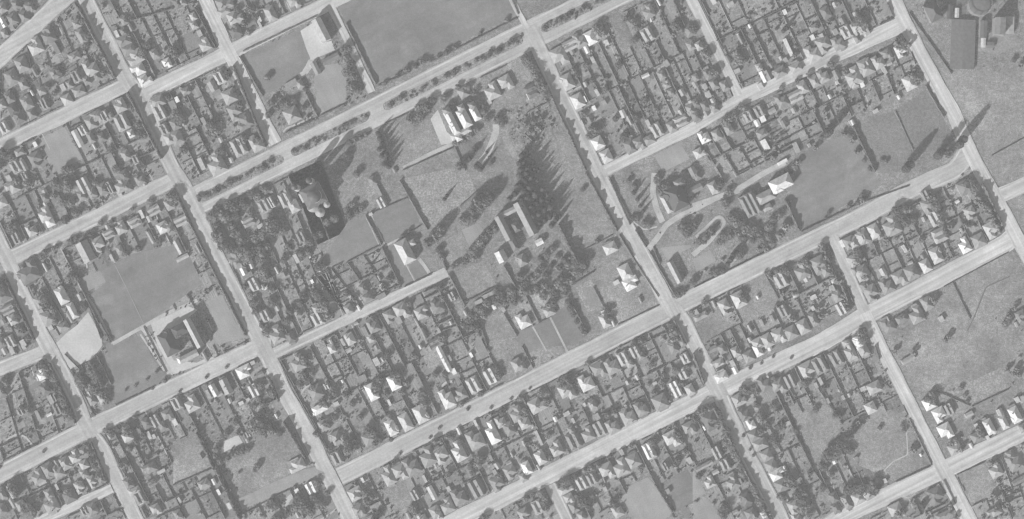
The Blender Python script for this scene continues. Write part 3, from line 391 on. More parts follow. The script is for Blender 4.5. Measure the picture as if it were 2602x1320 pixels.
'C1': "650,890,4,b 640,910,4,b 930,560,3,b 980,1120,7,b 1010,1150,7,b 1040,1180,7,b 960,1170,6,b 1080,1120,5,b 1060,1210,6,b 1000,1200,6,b 1110,1160,6,b 1150,1180,5,b 1100,1010,5,b 1180,1090,4,b 940,1200,5,b 760,1150,5,b 790,1180,5,b 740,1180,4,b 500,780,5,b 540,770,5,b 470,800,4,b 430,830,4,b 580,760,4,b 620,560,6,b 660,540,6,b 690,560,6,b 640,600,6,b 700,600,6,b 740,580,5,b 600,600,5,b 670,510,5,b 730,510,4,b 760,620,5,b 700,640,4,b 820,640,4,b 620,440,4,b 700,420,4,b 660,380,4,b 740,320,5,b 770,330,5,b 680,280,4,b 640,280,4,b 730,230,3,b 750,190,3,b 1070,300,4,b 1000,200,5,b 980,260,5,b 1020,230,5,b 1060,190,4,b 960,60,4,b 1000,80,5,b 1240,310,6,b 1200,370,5,b 1150,400,5,b 1180,560,5,b 1230,520,5,b 1100,640,4,b 1060,620,3,b 1200,760,5,b 1150,820,4,b 340,760,4,b 330,810,4,b 370,850,4,b 1100,970,4,b 1000,990,3,b 510,940,2,b 1060,700,3,b 1080,740,3,b 1260,1090,3,b 1200,1080,4,b 260,225,2,b 410,150,2,b 60,330,2,b 780,1280,4,b 820,1290,5,b 880,1240,4,b 500,430,3,b 480,560,4,b 420,640,4,b 390,660,4,b",
'C2': "250,270,6,b 270,240,5,b 240,310,5,b 400,190,6,b 420,220,5,b 370,190,5,b 590,360,5,b 610,420,5,b 600,330,5,b 190,600,6,b 220,640,6,b 240,700,5,b 40,760,6,b 30,700,5,b 80,690,4,b 1150,150,5,b 1170,200,5,b 525,755,3,b 680,700,4,b 640,700,3,b 710,610,2,b 640,680,2,b 410,805,2,b 1100,455,2,b 925,465,2,b 1250,390,2,b 770,670,3,b 800,680,3,b 370,860,3,b 1020,820,6,b 1010,870,5,b 960,880,5,b 970,940,4,b 1170,960,5,b 1150,1000,4,b 520,1200,5,b 540,1230,5,b 170,1150,5,b 200,1120,4,b 260,1240,5,b 240,1280,5,b 1060,1270,5,b 1030,1300,5,b 1110,1230,4,b 1150,1200,3,b 870,700,4,b 310,350,4,b 350,690,3,b 20,350,4,b 60,420,4,b 270,690,4,b 690,190,4,b 760,200,4,b 880,420,4,b 1030,340,4,b 1050,150,3,b 520,50,4,b 330,40,5,b 300,60,4,b 120,520,4,b 440,330,4,b 470,260,4,b 780,950,4,b 960,1030,3,b 60,1230,4,b 150,1080,4,b 1190,480,4,b",
'C3': "530,110,4,b 640,90,4,b 20,370,4,b 85,310,2,b 330,1010,5,b 370,990,6,b 400,980,6,b 430,960,5,b 360,1040,4,b 560,900,5,b 510,920,4,b 600,880,4,b 700,810,3,b 850,740,3,b 1010,640,3,b 1180,590,3,b 1040,700,5,b 1010,710,5,b 480,1110,6,b 510,1140,6,b 540,1180,5,b 470,1160,5,b 180,1090,5,b 210,1120,5,b 200,1160,4,b 110,1100,4,b 60,1130,4,b 220,1200,4,b 380,230,6,b 350,270,5,b 410,260,5,b 230,340,4,b 180,330,5,b 30,500,5,b 60,470,5,b 220,400,4,b 720,460,4,b 680,500,4,b 740,470,4,b 1030,330,4,b 1090,270,4,b 940,420,4,b 1200,160,5,b 1240,260,5,b 1280,140,4,b 1100,200,4,b 1010,120,4,b 1280,460,3,b 1180,870,4,b 1210,840,4,b 1260,780,4,b 1200,650,5,b 1240,700,4,b 930,900,4,b 720,1170,4,b 330,870,4,b 250,830,4,b 70,710,4,b 230,660,4,b 560,1110,4,b 60,1280,3,b",
'C4': "90,460,6,b 130,440,5,b 170,450,5,b 200,470,4,b 215,500,4,b 230,540,5,b 60,480,5,b 30,530,5,b 270,610,5,b 290,680,5,b 310,730,5,b 270,700,5,b 350,820,5,b 380,880,5,b 330,790,5,b 390,940,5,b 420,980,4,b 470,1040,5,b 490,1080,5,b 520,1150,5,b 540,1190,4,b 580,1240,4,b 600,1280,4,b 240,1220,6,b 270,1190,6,b 250,1250,5,b 400,300,5,b 430,320,5,b 460,300,4,b 500,330,4,b 490,420,4,b 520,500,5,b 550,520,5,b 580,580,4,b 520,630,4,b 620,670,4,b 640,720,4,b 600,690,4,b 660,590,4,b 690,570,4,b 620,430,4,b 650,470,4,b 720,920,4,b 740,970,6,b 760,990,5,b 730,1000,5,b 830,1060,5,b 860,1090,5,b 800,1100,5,b 850,1140,6,b 880,1180,6,b 840,1200,6,b 900,1240,5,b 1050,785,8,b 1080,760,8,b 1110,735,7,b 1130,705,6,b 1100,790,6,b 1150,690,3,q 1190,680,3,q 1180,760,4,b 1210,770,4,b 1200,1040,6,b 1230,1060,6,b 1270,1040,6,b 1190,1070,5,b 1290,1060,6,b 390,665,2,b 440,770,2,b 465,815,2,b 60,30,2,b 90,180,3,b 440,155,2,b 525,120,2,b 615,70,2,b 750,80,2,b 390,280,3,b 620,230,4,b 880,240,5,b 860,260,5,b 1000,300,4,b 940,460,4,b 1120,520,4,b 1090,500,4,b 900,930,4,b 1010,890,5,b 980,880,4,b 60,960,4,b 300,330,4,b 790,630,3,b 1060,940,4,b 990,1050,5,b 670,1110,4,b 690,1130,4,b",
'C5': "180,1020,6,b 200,1050,6,b 210,990,5,b 170,1060,5,b 60,1060,5,b 30,1040,5,b 100,1040,4,b 530,1200,4,c 550,1170,4,c 540,1220,4,c 490,1170,3,b 370,1250,5,b 390,1220,5,b 600,380,5,b 640,360,5,b 620,340,4,b 840,300,3,b 870,360,3,b 890,400,3,b 770,720,4,b 800,700,4,b 840,760,4,b 970,600,4,b 990,640,5,b 1070,870,4,b 1110,860,4,b 1080,1110,4,b 1110,1120,4,b 1170,1190,4,b 1190,1170,4,b 1240,720,4,b 1190,160,4,b 1240,190,4,b 1260,160,4,b 1280,200,4,b 400,580,3,b 410,620,3,b 470,760,4,b 490,770,4,b 340,20,4,b 480,30,4,b 800,1280,4,b 760,1190,4,b 1100,1210,4,b 230,600,3,b 70,560,4,b 20,600,4,b",
}
TS = 440.0 / 1307.0
ORIG = {k: v[:2] for k, v in SHEETS.items()}
def T(sheet, x, y): return (x, y) if sheet == 'MAP' else (ORIG[sheet][0] + x * TS, ORIG[sheet][1] + y * TS)     # survey sheet -> map units

# ---------------------------------------------------------------- the setting: ground and streets
g = 11500.0
tag(mesh_obj('ground', [(-g,-g,0),(g,-g,0),(g,g,0),(-g,g,0)], [(0,1,2,3)], M['ground']), 'rough grey grass and garden ground under the whole town', 'ground', kind='structure')
STREETS = [  # name, words, axis, width, points (map units)
('avenue','wide tree-lined avenue with planted islands','u',70,[(490,516),(838,343),(1150,187),(1465,32),(1640,-55)]),
('diagonal_street','diagonal street across the top corner','u',40,[(-30,172),(0,147),(158,0),(190,-28)]),
('upper_street','street below the top corner block','u',35,[(-30,388),(0,372),(325,214)]),
('court_street','pale street above the tennis courts','u',35,[(350,247),(440,203),(581,135),(696,76),(820,17),(890,-20)]),
('school_row_street','street above the dark school field','u',37,[(20,660),(220,564),(440,458),(458,448)]),
('dead_end_street','narrow dead-end street below the white church','u',23,[(690,902),(880,813),(1136,691)]),
('hedge_school_street','street below the hedged school','u',42,[(-30,1220),(0,1205),(219,1093),(440,985),(660,882),(690,880)]),
('middle_street','long straight street through the middle','u',43,[(862,1211),(880,1203),(1320,983),(1707,785),(1760,757),(2200,546),(2320,478),(2431,432),(2458,387)]),
('lower_street','long straight lower street','u',43,[(1040,1382),(1166,1320),(1320,1244),(1760,1024),(1827,991),(2083,873),(2200,803),(2559,618),(2575,600)]),
('narrow_street','narrow street above the school field','u',26,[(1525,440),(1760,326),(1885,250)]),
('gasworks_street','street running up to the gasworks road','u',37,[(1870,256),(1885,248),(2117,141),(2200,104),(2300,60)]),
('corner_street','street in the lower corner by the ditch paddock','u',42,[(2100,1340),(2162,1301),(2384,1200),(2602,1099),(2640,1080)]),
('short_street','short narrow street at the lower edge','u',22,[(90,1330),(111,1320),(285,1241)]),
('edge_street','short street at the frame edge','u',33,[(-30,950),(0,937),(128,888)]),
('side_road','side road beside the empty paddocks','u',36,[(2530,502),(2602,470),(2640,452)]),
('dirt_track','unfenced pale dirt track','u',26,[(610,1282),(700,1240),(785,1203),(840,1200)]),
('hedged_road','cross road along the tall straight hedge','v',37,[(205,-30),(219,0),(320,202),(360,246),(391,330),(440,432),(467,474),(504,551),(544,642),(659,861),(676,897),(719,991),(777,1092),(827,1193),(874,1284),(900,1340)]),
('west_road','cross road near the bright bare yard','v',34,[(-30,556),(20,660),(34,696),(111,861),(162,950),(202,1034),(219,1093),(256,1130),(293,1210),(350,1330)]),
('courts_road','cross road beside the bowling field','v',32,[(507,-30),(521,0),(575,121),(605,178),(699,366)]),
('park_lane','bright narrow lane beside the park','v',16,[(836,10),(880,94),(934,212),(944,235)]),
('park_path','thin pale track along the park edge','v',12,[(1292,-20),(1310,20),(1348,85)]),
('central_road','straight central cross road','v',37,[(1345,70),(1381,148),(1424,245),(1471,337),(1519,443),(1606,602),(1694,767),(1734,812),(1810,971),(1827,994),(1844,1038),(1892,1143),(1984,1318),(1992,1335)]),
('lane','narrow lane between the garden blocks','v',22,[(1740,-30),(1770,24),(1878,243)]),
('cross_lane','cross lane between the two long streets','v',25,[(2115,600),(2181,753),(2200,800)]),
('paddock_road','straight road beside the ditch paddock','v',30,[(2196,795),(2216,837),(2243,890),(2388,1178),(2400,1200)]),
('corner_road','road leaving the lower crossing','v',36,[(2390,1190),(2411,1223),(2462,1320),(2475,1345)]),
('gasworks_road','road past the gasworks and poplars','v',33,[(2258,-30),(2300,61),(2377,209),(2425,290),(2458,372),(2499,453),(2532,504),(2583,602),(2625,680)]),
('stub_street','stub street at the lower frame edge','v',27,[(1398,1232),(1441,1320),(1450,1340)]),
]
def resample(pts, step):
    out = []
    for (x0, y0), (x1, y1) in zip(pts, pts[1:]):
        n = max(1, int(math.hypot(x1-x0, y1-y0) / step))
        out += [(x0 + (x1-x0)*k/n, y0 + (y1-y0)*k/n) for k in range(n)]
    return out + [pts[-1]]
def smooth(pts, n=2):
    for _ in range(n):
        pts = [pts[0]] + [((a[0]+2*b[0]+c[0])/4, (a[1]+2*b[1]+c[1])/4) for a, b, c in zip(pts, pts[1:], pts[2:])] + [pts[-1]]
    return pts
def normals(pts):
    N = []
    for i in range(len(pts)):
        a, b = pts[max(i-1, 0)], pts[min(i+1, len(pts)-1)]
        d = math.hypot(b[0]-a[0], b[1]-a[1]) or 1; N.append((-(b[1]-a[1])/d, (b[0]-a[0])/d))
    return N
def strip(pts, o0, o1, z):
    """flat ribbon between two offsets (map units) of a line"""
    N = normals(pts); v = []; f = []
    for (x, y), (nx, ny) in zip(pts, N):
        for o in (o0, o1): v.append((*W(x + nx*o, y + ny*o), z))
    for i in range(len(pts)-1): f.append((2*i, 2*i+1, 2*i+3, 2*i+2))
    return v, f
LINES = []
PALE = {'court_street', 'courts_road', 'lower_street', 'corner_street', 'paddock_road', 'corner_road', 'gasworks_road', 'gasworks_street', 'park_lane', 'narrow_street', 'park_path', 'lane', 'side_road', 'short_street'}
for i, (name, words, ax, wd, pts) in enumerate(STREETS):
    pts = smooth(resample(pts, 8), 6); wd += 3; STREETS[i] = (name, words, ax, wd, pts); LINES.append((pts, wd, np.array(pts)))
def in_street(x, y, skip=None, grow=0.0):
    for j, (pts, wd, arr) in enumerate(LINES):
        if j != skip and ((arr[:, 0]-x)**2 + (arr[:, 1]-y)**2).min() < (wd/2 + grow)**2: return True
    return False
for i, (name, words, ax, wd, _) in enumerate(STREETS):
    pts = LINES[i][0]; N = normals(pts); z = 0.30 + 0.01 * i; v = []; f = []
    ph = random.uniform(0, 9)
    for k, ((x, y), (nx, ny)) in enumerate(zip(pts, N)):          # slightly ragged gravel edges, cambered
        e = wd/2 + .6*math.sin(k*.5+ph) + .5*math.sin(k*.23+2*ph) + random.uniform(-.4, .4); e2 = wd/2 + .6*math.sin(k*.45+3*ph) + .5*math.sin(k*.19+ph) + random.uniform(-.4, .4)
        for o, dz in ((-e, 0), (0, .03), (e2, 0)): v.append((*W(x+nx*o, y+ny*o), z+dz))
    for k in range(len(pts)-1):
        for c in (0, 1): f.append((3*k+c, 3*k+c+1, 3*k+c+4, 3*k+c+3))
    tag(mesh_obj(name, v, f, M['court' if name == 'dirt_track' else ('light_' if name in PALE else 'road_') + ax]), words, 'street', kind='structure')
    if wd < 20 or name == 'dirt_track': continue
    for sd in (-1, 1):                                             # raised footpath strips, cut where other streets cross
        G = Geo(); w0, w1 = wd/2 - 6.5, wd/2 - 2.5
        for k in range(len(pts)-1):
            (x, y), (nx, ny) = pts[k], N[k]; (x2, y2), (mx, my) = pts[k+1], N[k+1]
            mid = ((x+x2)/2 + nx*sd*(w0+2), (y+y2)/2 + ny*sd*(w0+2))
            if in_street(*mid, skip=i, grow=2): continue
            a, b = (x+nx*sd*w0, y+ny*sd*w0), (x+nx*sd*w1, y+ny*sd*w1); c, d = (x2+mx*sd*w0, y2+my*sd*w0), (x2+mx*sd*w1, y2+my*sd*w1)
            q = [(*W(*p), zz) for zz in (z-.02, z+.12) for p in (a, b, d, c)]
            G.add(q, [(4,5,6,7),(0,1,5,4),(2,3,7,6),(1,2,6,5),(3,0,4,7)])
        if G.v: tag(G.build('footpath', M['footpath']), 'pale footpath along one side of the ' + words[:60], 'footpath', kind='structure')
# planted islands of the avenue
ISL = [((503,509),(720,401),24),((740,391),(936,294),22),((974,275),(1328,99),22),((1376,76),(1600,-35),24)]
def capsule(a, b, wd, n=8):
    dx, dy = b[0]-a[0], b[1]-a[1]; L = math.hypot(dx, dy); dx /= L; dy /= L; r = wd/2; out = []
    for k in range(n+1):
        t = -math.pi/2 + math.pi*k/n; out.append((b[0]-dx*r + r*(math.cos(t)*dx - math.sin(t)*dy), b[1]-dy*r + r*(math.cos(t)*dy + math.sin(t)*dx)))
    for k in range(n+1):
        t = math.pi/2 + math.pi*k/n; out.append((a[0]+dx*r + r*(math.cos(t)*dx - math.sin(t)*dy), a[1]+dy*r + r*(math.cos(t)*dy + math.sin(t)*dx)))
    return out
def sheet_poly(name, poly, z, material, label, cat, thick=0.0):
    a = sum(x0*y1 - x1*y0 for (x0, y0), (x1, y1) in zip(poly, poly[1:] + poly[:1]))
    if a > 0: poly = poly[::-1]
    n = len(poly); v = [(*W(*p), z) for p in poly]; f = [tuple(range(n))]
    if thick:
        v += [(*W(*p), z-thick) for p in poly]; f += [(i, n+i, n+(i+1) % n, (i+1) % n) for i in range(n)]
    return tag(mesh_obj(name, v, f, material), label, cat, kind='structure')
for k, (a, b, wd) in enumerate(ISL):
    sheet_poly('traffic_island', capsule(a, b, wd), 0.46, M['plot1'], 'rough planted island of the avenue, %s counting from its lower end' % ordinal(k+1), 'island', .16)
FPOLY = []
for k, (sh, tone, name, words, pts) in enumerate(FIELDS):
    poly = [T(sh, *map(float, p.split(','))) for p in pts.split()]; FPOLY.append(poly)
    sheet_poly(name, poly, 0.03 + 0.003*k, M[tone], words, name.replace('_', ' '))
for k, (sh, wd, name, words, pts) in enumerate(PATHS):
    ln = smooth(resample([T(sh, *map(float, p.split(','))) for p in pts.split()], 4), 3)
    v, f = strip(ln, -wd/2, wd/2, 0.272 + .0008*k)
    tag(mesh_obj(name, v, f, M['bank' if name == 'ditch' and sh == 'B5' else 'court' if words.startswith('thin straight') else 'path']), words, name, kind='structure')

# ---------------------------------------------------------------- garden blocks
BLOCKS = [  # words, quad corners in map units: left, top, right, bottom of the tilted block ; rows of lots?
('the top corner block cut by the diagonal street', [(0,178),(190,2),(298,203),(0,353)]),
('the tiny block outside the diagonal street', [(-60,60),(60,-40),(122,2),(2,116)]),
('the block of white terrace roofs near the top', [(195,-80),(452,-113),(556,120),(350,222)]),
('the top block facing the bowling field', [(500,-80),(760,-110),(812,-5),(590,103)]),
('the block with the striped green', [(-65,425),(325,235),(432,448),(38,640)]),
('the block left of the courts road', [(372,262),(588,155),(682,360),(475,466)]),
('the tennis court block', [(612,145),(830,35),(925,250),(715,352)]),
('the basilica block', [(527,545),(735,445),(880,800),(690,888)]),
('the block behind the square mown fields', [(800,700),(960,625),(1022,728),(878,798)]),
('the block below the dead-end street', [(708,914),(1150,704),(1286,976),(850,1180)]),
('the block of new white houses', [(1150,704),(1440,560),(1660,770),(1290,975)]),
('the long block under the middle street', [(862,1240),(1717,809),(1798,982),(945,1408)]),
('the bottom block beside the stub street', [(1080,1385),(1385,1234),(1430,1325),(1120,1470)]),
('the bottom block with the square lawn courts', [(1414,1226),(1806,1024),(1955,1320),(1560,1520)]),
('the block with the thick dark hedge', [(262,1096),(662,903),(870,1308),(470,1510)]),
('the hedged school block', [(52,682),(452,487),(638,868),(245,1068)]),
('the small block at the frame by the west road', [(-80,742),(15,702),(103,880),(0,925)]),
('the block with the pale loop track', [(-40,985),(132,908),(198,1080),(10,1175)]),
('the block above the short street', [(-30,1247),(234,1119),(276,1230),(20,1358)]),
('the block below the short street', [(130,1335),(290,1256),(328,1330),(150,1410)]),
('the long-garden block beside the central road', [(1388,127),(1735,-48),(1866,250),(1535,424)]),
('the garden block above the gasworks street', [(1762,-30),(2150,-235),(2276,48),(1888,234)]),
('the block above the treed school field', [(1768,350),(2306,94),(2345,205),(1838,468)]),
('the dark-roofed school block', [(1552,456),(1768,350),(1980,560),(1735,740)]),
('the block left of the cross lane', [(1737,797),(2104,616),(2172,768),(1816,958)]),
('the block right of the cross lane', [(2132,600),(2480,422),(2558,590),(2204,764)]),
('the block left of the paddock road', [(1846,1004),(2204,826),(2366,1178),(2012,1352)]),
('the rough paddock block', [(2234,832),(2550,652),(2700,940),(2402,1160)]),
('the lowest corner block', [(2432,1212),(2640,1105),(2700,1300),(2490,1350)]),
('the bottom block left of the corner road', [(2170,1337),(2388,1232),(2425,1320),(2200,1430)]),
('the convent garden', [(1340,655),(1420,590),(1468,700),(1345,745)]),
('the orchard left of the central road', [(1265,294),(1388,246),(1420,330),(1325,388)]),
('the plots behind the new white houses', [(1140,712),(1300,640),(1440,760),(1300,830)]),
('the gasworks ground', [(2310,20),(2640,-140),(2640,300),(2420,270)]),
]
def bil(q, s, t):
    a, b, c, d = q
    return (a[0]*(1-s)*(1-t)+b[0]*s*(1-t)+c[0]*s*t+d[0]*(1-s)*t, a[1]*(1-s)*(1-t)+b[1]*s*(1-t)+c[1]*s*t+d[1]*(1-s)*t)
def inv(q, x, y):
    s = t = .5
    for _ in range(12):
        p = bil(q, s, t); ps = bil(q, s+.001, t); pt = bil(q, s, t+.001)
        J = np.array([[(ps[0]-p[0])/.001, (pt[0]-p[0])/.001], [(ps[1]-p[1])/.001, (pt[1]-p[1])/.001]])
        try: d = np.linalg.solve(J, [x-p[0], y-p[1]])
        except Exception: return (9, 9)
        s += d[0]; t += d[1]
        if abs(s) > 20 or abs(t) > 20: return (9, 9)
    return s, t
def block_of(x, y):
    best = None
    for k, (w, q) in enumerate(BLOCKS):
        s, t = inv(q, x, y); e = max(0, -s, s-1) + max(0, -t, t-1)
        if best is None or e < best[0] - 1e-6: best = (e, k, s, t)
    return best[1:]
def inpoly(x, y, poly):
    c = False
    for (x0, y0), (x1, y1) in zip(poly, poly[1:] + poly[:1]):
        if (y0 > y) != (y1 > y) and x < (x1-x0)*(y-y0)/(y1-y0)+x0: c = not c
    return c
def in_field(x, y): return any(inpoly(x, y, p) for p in FPOLY)

# ---------------------------------------------------------------- read the buildings
HOUSES = []; SHEDS = []
for sh, (ox, oy, txt) in SHEETS.items():
    for e in txt.replace('\n', '').split(';'):
        x, y, sz, form, tone = e.strip().split(',')
        px, py = T(sh, float(x), float(y))
        L = float(sz.split('/')[0]); Wd = float(sz.split('/')[1]) if '/' in sz else None
        turn = form[0] == 'u' and len(form) > 1; form = form[-1]
        if Wd is None: Wd = L * {'h': .78, 'l': .84, 'm': .74, 'g': .6, 'p': .96, 's': .72}[form]
        if turn: L, Wd = Wd, L
        k = TS * SC
        (SHEDS if form == 's' else HOUSES).append([px, py, L*k, Wd*k, form, int(tone)])
FOOT = [(h[0], h[1], h[3]/SC/2, h[2]/SC/2) for h in HOUSES + SHEDS]      # plan boxes (map units): half width along u, half length along v
SPECIAL = []
def near_building(x, y, grow):
    for bx, by, a, b in FOOT + SPECIAL:
        dx, dy = x-bx, y-by
        if abs(dx*UX - dy*UY) < a+grow and abs(dx*UY + dy*UX) < b+grow: return True
    return False
FORMW = {'h': 'hip-roofed', 'l': 'winged hip-roofed', 'm': 'twin-ridged', 'g': 'gable-roofed', 'p': 'pyramid-roofed'}
FORMN = {'h': 'hipped_house', 'l': 'winged_house', 'm': 'twin_ridged_house', 'g': 'gabled_house', 'p': 'pyramid_roofed_house'}
TONEW = {1: 'dark', 2: 'dark grey', 3: 'grey', 4: 'pale', 5: 'white'}
def edge_of(s, t):
    d = {'upper': t, 'lower': 1-t, 'west': s*1.15, 'east': (1-s)*1.15}
    k = min(d, key=d.get); return k if d[k] < .36 else 'inner'
tally = {}
for h in HOUSES: h += [*block_of(h[0], h[1])]
for h in HOUSES: h.append(edge_of(h[7], h[8]))
for h in sorted(HOUSES, key=lambda h: h[0]*UX - h[1]*UY if h[9] in ('upper', 'lower', 'inner') else h[1]):
    key = (h[6], h[9]); tally[key] = tally.get(key, 0) + 1; h.append(tally[key])
def walls(G, cx, cy, w, l, z): G.box(cx-w/2, cx+w/2, cy-l/2, cy+l/2, 0, z)
def make_house(x, y, L, Wd, form, tone, name, label, cat='house', wall_h=3.1, pitch=None, wall=None, group=None, chim=None, rz=None, lean=True):
    o = empty(name, *W(x, y), rz=ANG + random.uniform(-.03, .03) if rz is None else rz); tag(o, label, cat, group)
    tp = math.tan(math.radians(pitch or random.uniform(23, 30))); GW, GR = Geo(), Geo(); e = .45
    zs = []
    if form in 'hpg':
        walls(GW, 0, 0, Wd-2*e, L-2*e, wall_h); zs.append((0, 0, GR.hip(0, 0, Wd, L, wall_h, tp, form == 'g')))
        if form == 'h' and random.random() < .5 and min(L, Wd) > 8:  # projecting bay with its own small hip
            sx, sy = random.choice((-1, 1)), random.choice((-1, 1))
            if random.random() < .5: w2, l2 = Wd*.42, L*.4; cx2, cy2 = sx*Wd*.22, sy*L*.36
            else: w2, l2 = Wd*.4, L*.36; cx2, cy2 = sx*Wd*.38, sy*L*.2
            walls(GW, cx2, cy2, w2-2*e, l2-2*e, wall_h-.03); GR.hip(cx2, cy2, w2, l2, wall_h+.03, tp*1.05)
        if form == 'g':                                    # gable walls up to the ridge
            a, b = (Wd-2*e)/2, (L-2*e)/2; r = min(a, b) * tp
            for sg in (-1, 1):
                if L >= Wd: GW.add([(-a, sg*b, wall_h), (a, sg*b, wall_h), (0, sg*b, wall_h+r)], [(0,1,2)])
                else: GW.add([(sg*a, -b, wall_h), (sg*a, b, wall_h), (sg*a, 0, wall_h+r)], [(0,1,2)])
    elif form == 'l':
        sx, sy = random.choice((-1, 1)), random.choice((-1, 1)); m = .74
        if L >= Wd:
            w1, l1 = Wd, L*m; cy1 = sy*(L-l1)/2; w2, l2 = Wd*.55, L*.62; cx2, cy2 = sx*(Wd-w2)/2*.96, -sy*(L-l2)/2
            walls(GW, 0, cy1, w1-2*e, l1-2*e, wall_h); walls(GW, cx2, cy2, w2-2*e, l2-2*e, wall_h-.03)
            zs.append((0, cy1, GR.hip(0, cy1, w1, l1, wall_h, tp))); GR.hip(cx2, cy2, w2, l2, wall_h-.02, tp*1.02)
        else:
            w1, l1 = Wd*m, L; cx1 = sx*(Wd-w1)/2; w2, l2 = Wd*.62, L*.55; cx2, cy2 = -sx*(Wd-w2)/2, sy*(L-l2)/2*.96
            walls(GW, cx1, 0, w1-2*e, l1-2*e, wall_h); walls(GW, cx2, cy2, w2-2*e, l2-2*e, wall_h-.03)
            zs.append((cx1, 0, GR.hip(cx1, 0, w1, l1, wall_h, tp))); GR.hip(cx2, cy2, w2, l2, wall_h-.02, tp*1.02)
    elif form == 'm':
        walls(GW, 0, 0, Wd-2*e, L-2*e, wall_h-.02); n = 2 if max(L, Wd) < 22 else 3; t2 = tp*1.25; gb = random.random() < .35
        for k in range(n):
            if L >= Wd: w = Wd/n; GR.hip(-Wd/2+w*(k+.5), 0, w*.995, L*(1 if k else random.uniform(.85, 1)), wall_h, t2, gb)
            else: w = L/n; GR.hip(0, -L/2+w*(k+.5), Wd*(1 if k else random.uniform(.85, 1)), w*.995, wall_h, t2, gb)
        zs.append((0, 0, wall_h+.8))
    GW.build('wall', wall or M['wall'], o); rf = GR.build('roof', M['roof%d' % tone], o)
    for _ in range(random.choice((1, 1, 2)) if chim is None else chim):
        cx, cy, z = zs[0]; cx += random.uniform(-.25, .25)*Wd; cy += random.uniform(-.25, .25)*L; C = Geo()
        C.box(cx-.5, cx+.5, cy-.4, cy+.4, wall_h-.3, z+1.1); C.box(cx-.6, cx+.6, cy-.5, cy+.5, z+1.1, z+1.35)
        C.build('chimney', M['brick'], rf)
    if lean and form != 'm' and random.random() < .55 and L > 9:
        C = Geo(); w = Wd*random.uniform(.4, .7); d = random.uniform(2, 3); x0 = random.uniform(-Wd/2+.5, Wd/2-.5-w); sg = random.choice((-1, 1)); y0 = sg*(L/2-e+.003); y1 = y0+sg*d
        C.box(x0+.2, x0+w-.2, min(y0, y1-sg*.2), max(y0, y1-sg*.2), 0, 2.25); C.add([(x0,y0,2.85),(x0+w,y0,2.85),(x0+w,y1,2.4),(x0,y1,2.4),(x0,y0,2.7),(x0+w,y0,2.7),(x0+w,y1,2.26),(x0,y1,2.26)], [(0,1,2,3),(7,6,5,4),(0,4,5,1),(1,5,6,2),(2,6,7,3),(3,7,4,0)])
        C.build('lean_to', M['roof%d' % max(2, min(4, tone + random.choice((-1, 0))))], o)
    return o
for px, py, L, Wd, form, tone, b, s, t, ed, n in HOUSES:
    bw_ = BLOCKS[b][0]
    where = {'upper': 'from west along upper side of ', 'lower': 'from west along lower side of ', 'west': 'from top along west side of ', 'east': 'from top along east side of ', 'inner': 'from west inside '}[ed]
    lab = '%s %s house %s %s%s' % (TONEW[tone], FORMW[form], ordinal(n), where, bw_.replace('the ', '', 1))
    wds = lab.split()
    if len(wds) > 16: lab = ' '.join(w for w in wds if w not in ('winged', 'from', 'of', 'the')) if len(wds) > 17 else ' '.join(w for w in wds if w != 'of')
    if len(lab.split()) > 16: lab = lab.replace(' along', '').replace(' house', '', 1)
    make_house(px, py, L, Wd, form, tone, FORMN[form], lab, group='houses of ' + bw_)
# sheds
for h in SHEDS: h += [*block_of(h[0], h[1])]
tally = {}
for px, py, L, Wd, form, tone, b, s, t in sorted(SHEDS, key=lambda h: h[0]*UX - h[1]*UY):
    tally[b] = tally.get(b, 0) + 1; bw_ = BLOCKS[b][0]
    L, Wd = max(L, 2.4), max(Wd, 2.2)
    lowr = max(L, Wd) > 2.4*min(L, Wd)
    nm = 'long_shed' if lowr else 'garden_shed'
    lab = '%s %s shed, %s from west among sheds of %s' % (TONEW[tone], 'long iron' if lowr else 'small iron', ordinal(tally[b]), bw_.replace('the ', '', 1))
    wds = lab.split()
    if len(wds) > 16: lab = ' '.join(w for w in wds if w not in ('among', 'sheds', 'iron'))
    o = empty(nm, *W(px, py), rz=ANG + random.uniform(-.05, .05)); tag(o, lab, 'shed', 'sheds of ' + bw_)
    GW, GR = Geo(), Geo(); z = random.uniform(2.1, 2.6)
    walls(GW, 0, 0, Wd-.3, L-.3, z)
    if random.random() < .5: GR.hip(0, 0, Wd, L, z, math.tan(math.radians(random.uniform(17, 26))), True)
    else:
        a, c, r = Wd/2, L/2, min(Wd, L)*.2
        GR.add([(-a,-c,z),(a,-c,z+r),(a,c,z+r),(-a,c,z),(-a,-c,z-.1),(a,-c,z+r-.1),(a,c,z+r-.1),(-a,c,z-.1)], [(0,1,2,3),(7,6,5,4),(0,4,5,1),(1,5,6,2),(2,6,7,3),(3,7,4,0)])
    GW.build('wall', M['wall'], o); GR.build('roof', M['roof%d' % tone], o)

# ---------------------------------------------------------------- large and special buildings (map units)
def big(x, y, L, Wd, form, tone, name, label, cat, h, pitch, wall='wall', rot=0.0, chim=0):
    SPECIAL.append((x, y, Wd/2, L/2))
    return make_house(x, y, L*SC, Wd*SC, form, tone, name, label, cat, h, pitch, M[wall], None, chim, ANG + rot, lean=False)
big(818, 79, 62, 26, 'g', 5, 'hall', 'tall narrow white hall beside the paved yard above the tennis courts', 'hall', 9, 24)
big(841, 151, 16, 46, 'g', 2, 'pavilion', 'long dark-roofed pavilion at the top of the tennis courts', 'pavilion', 3.5, 18)
big(803, 175, 34, 16, 'g', 3, 'clubhouse', 'grey gabled clubhouse beside the tennis courts', 'clubhouse', 3, 20)
big(199, 353, 46, 16, 'g', 5, 'clubhouse', 'bright white long clubhouse beside the striped green', 'clubhouse', 3, 18)
big(221, 640, 54, 34, 'g', 4, 'hall', 'large gabled hall with one bright slope above the school field', 'hall', 5.5, 30)
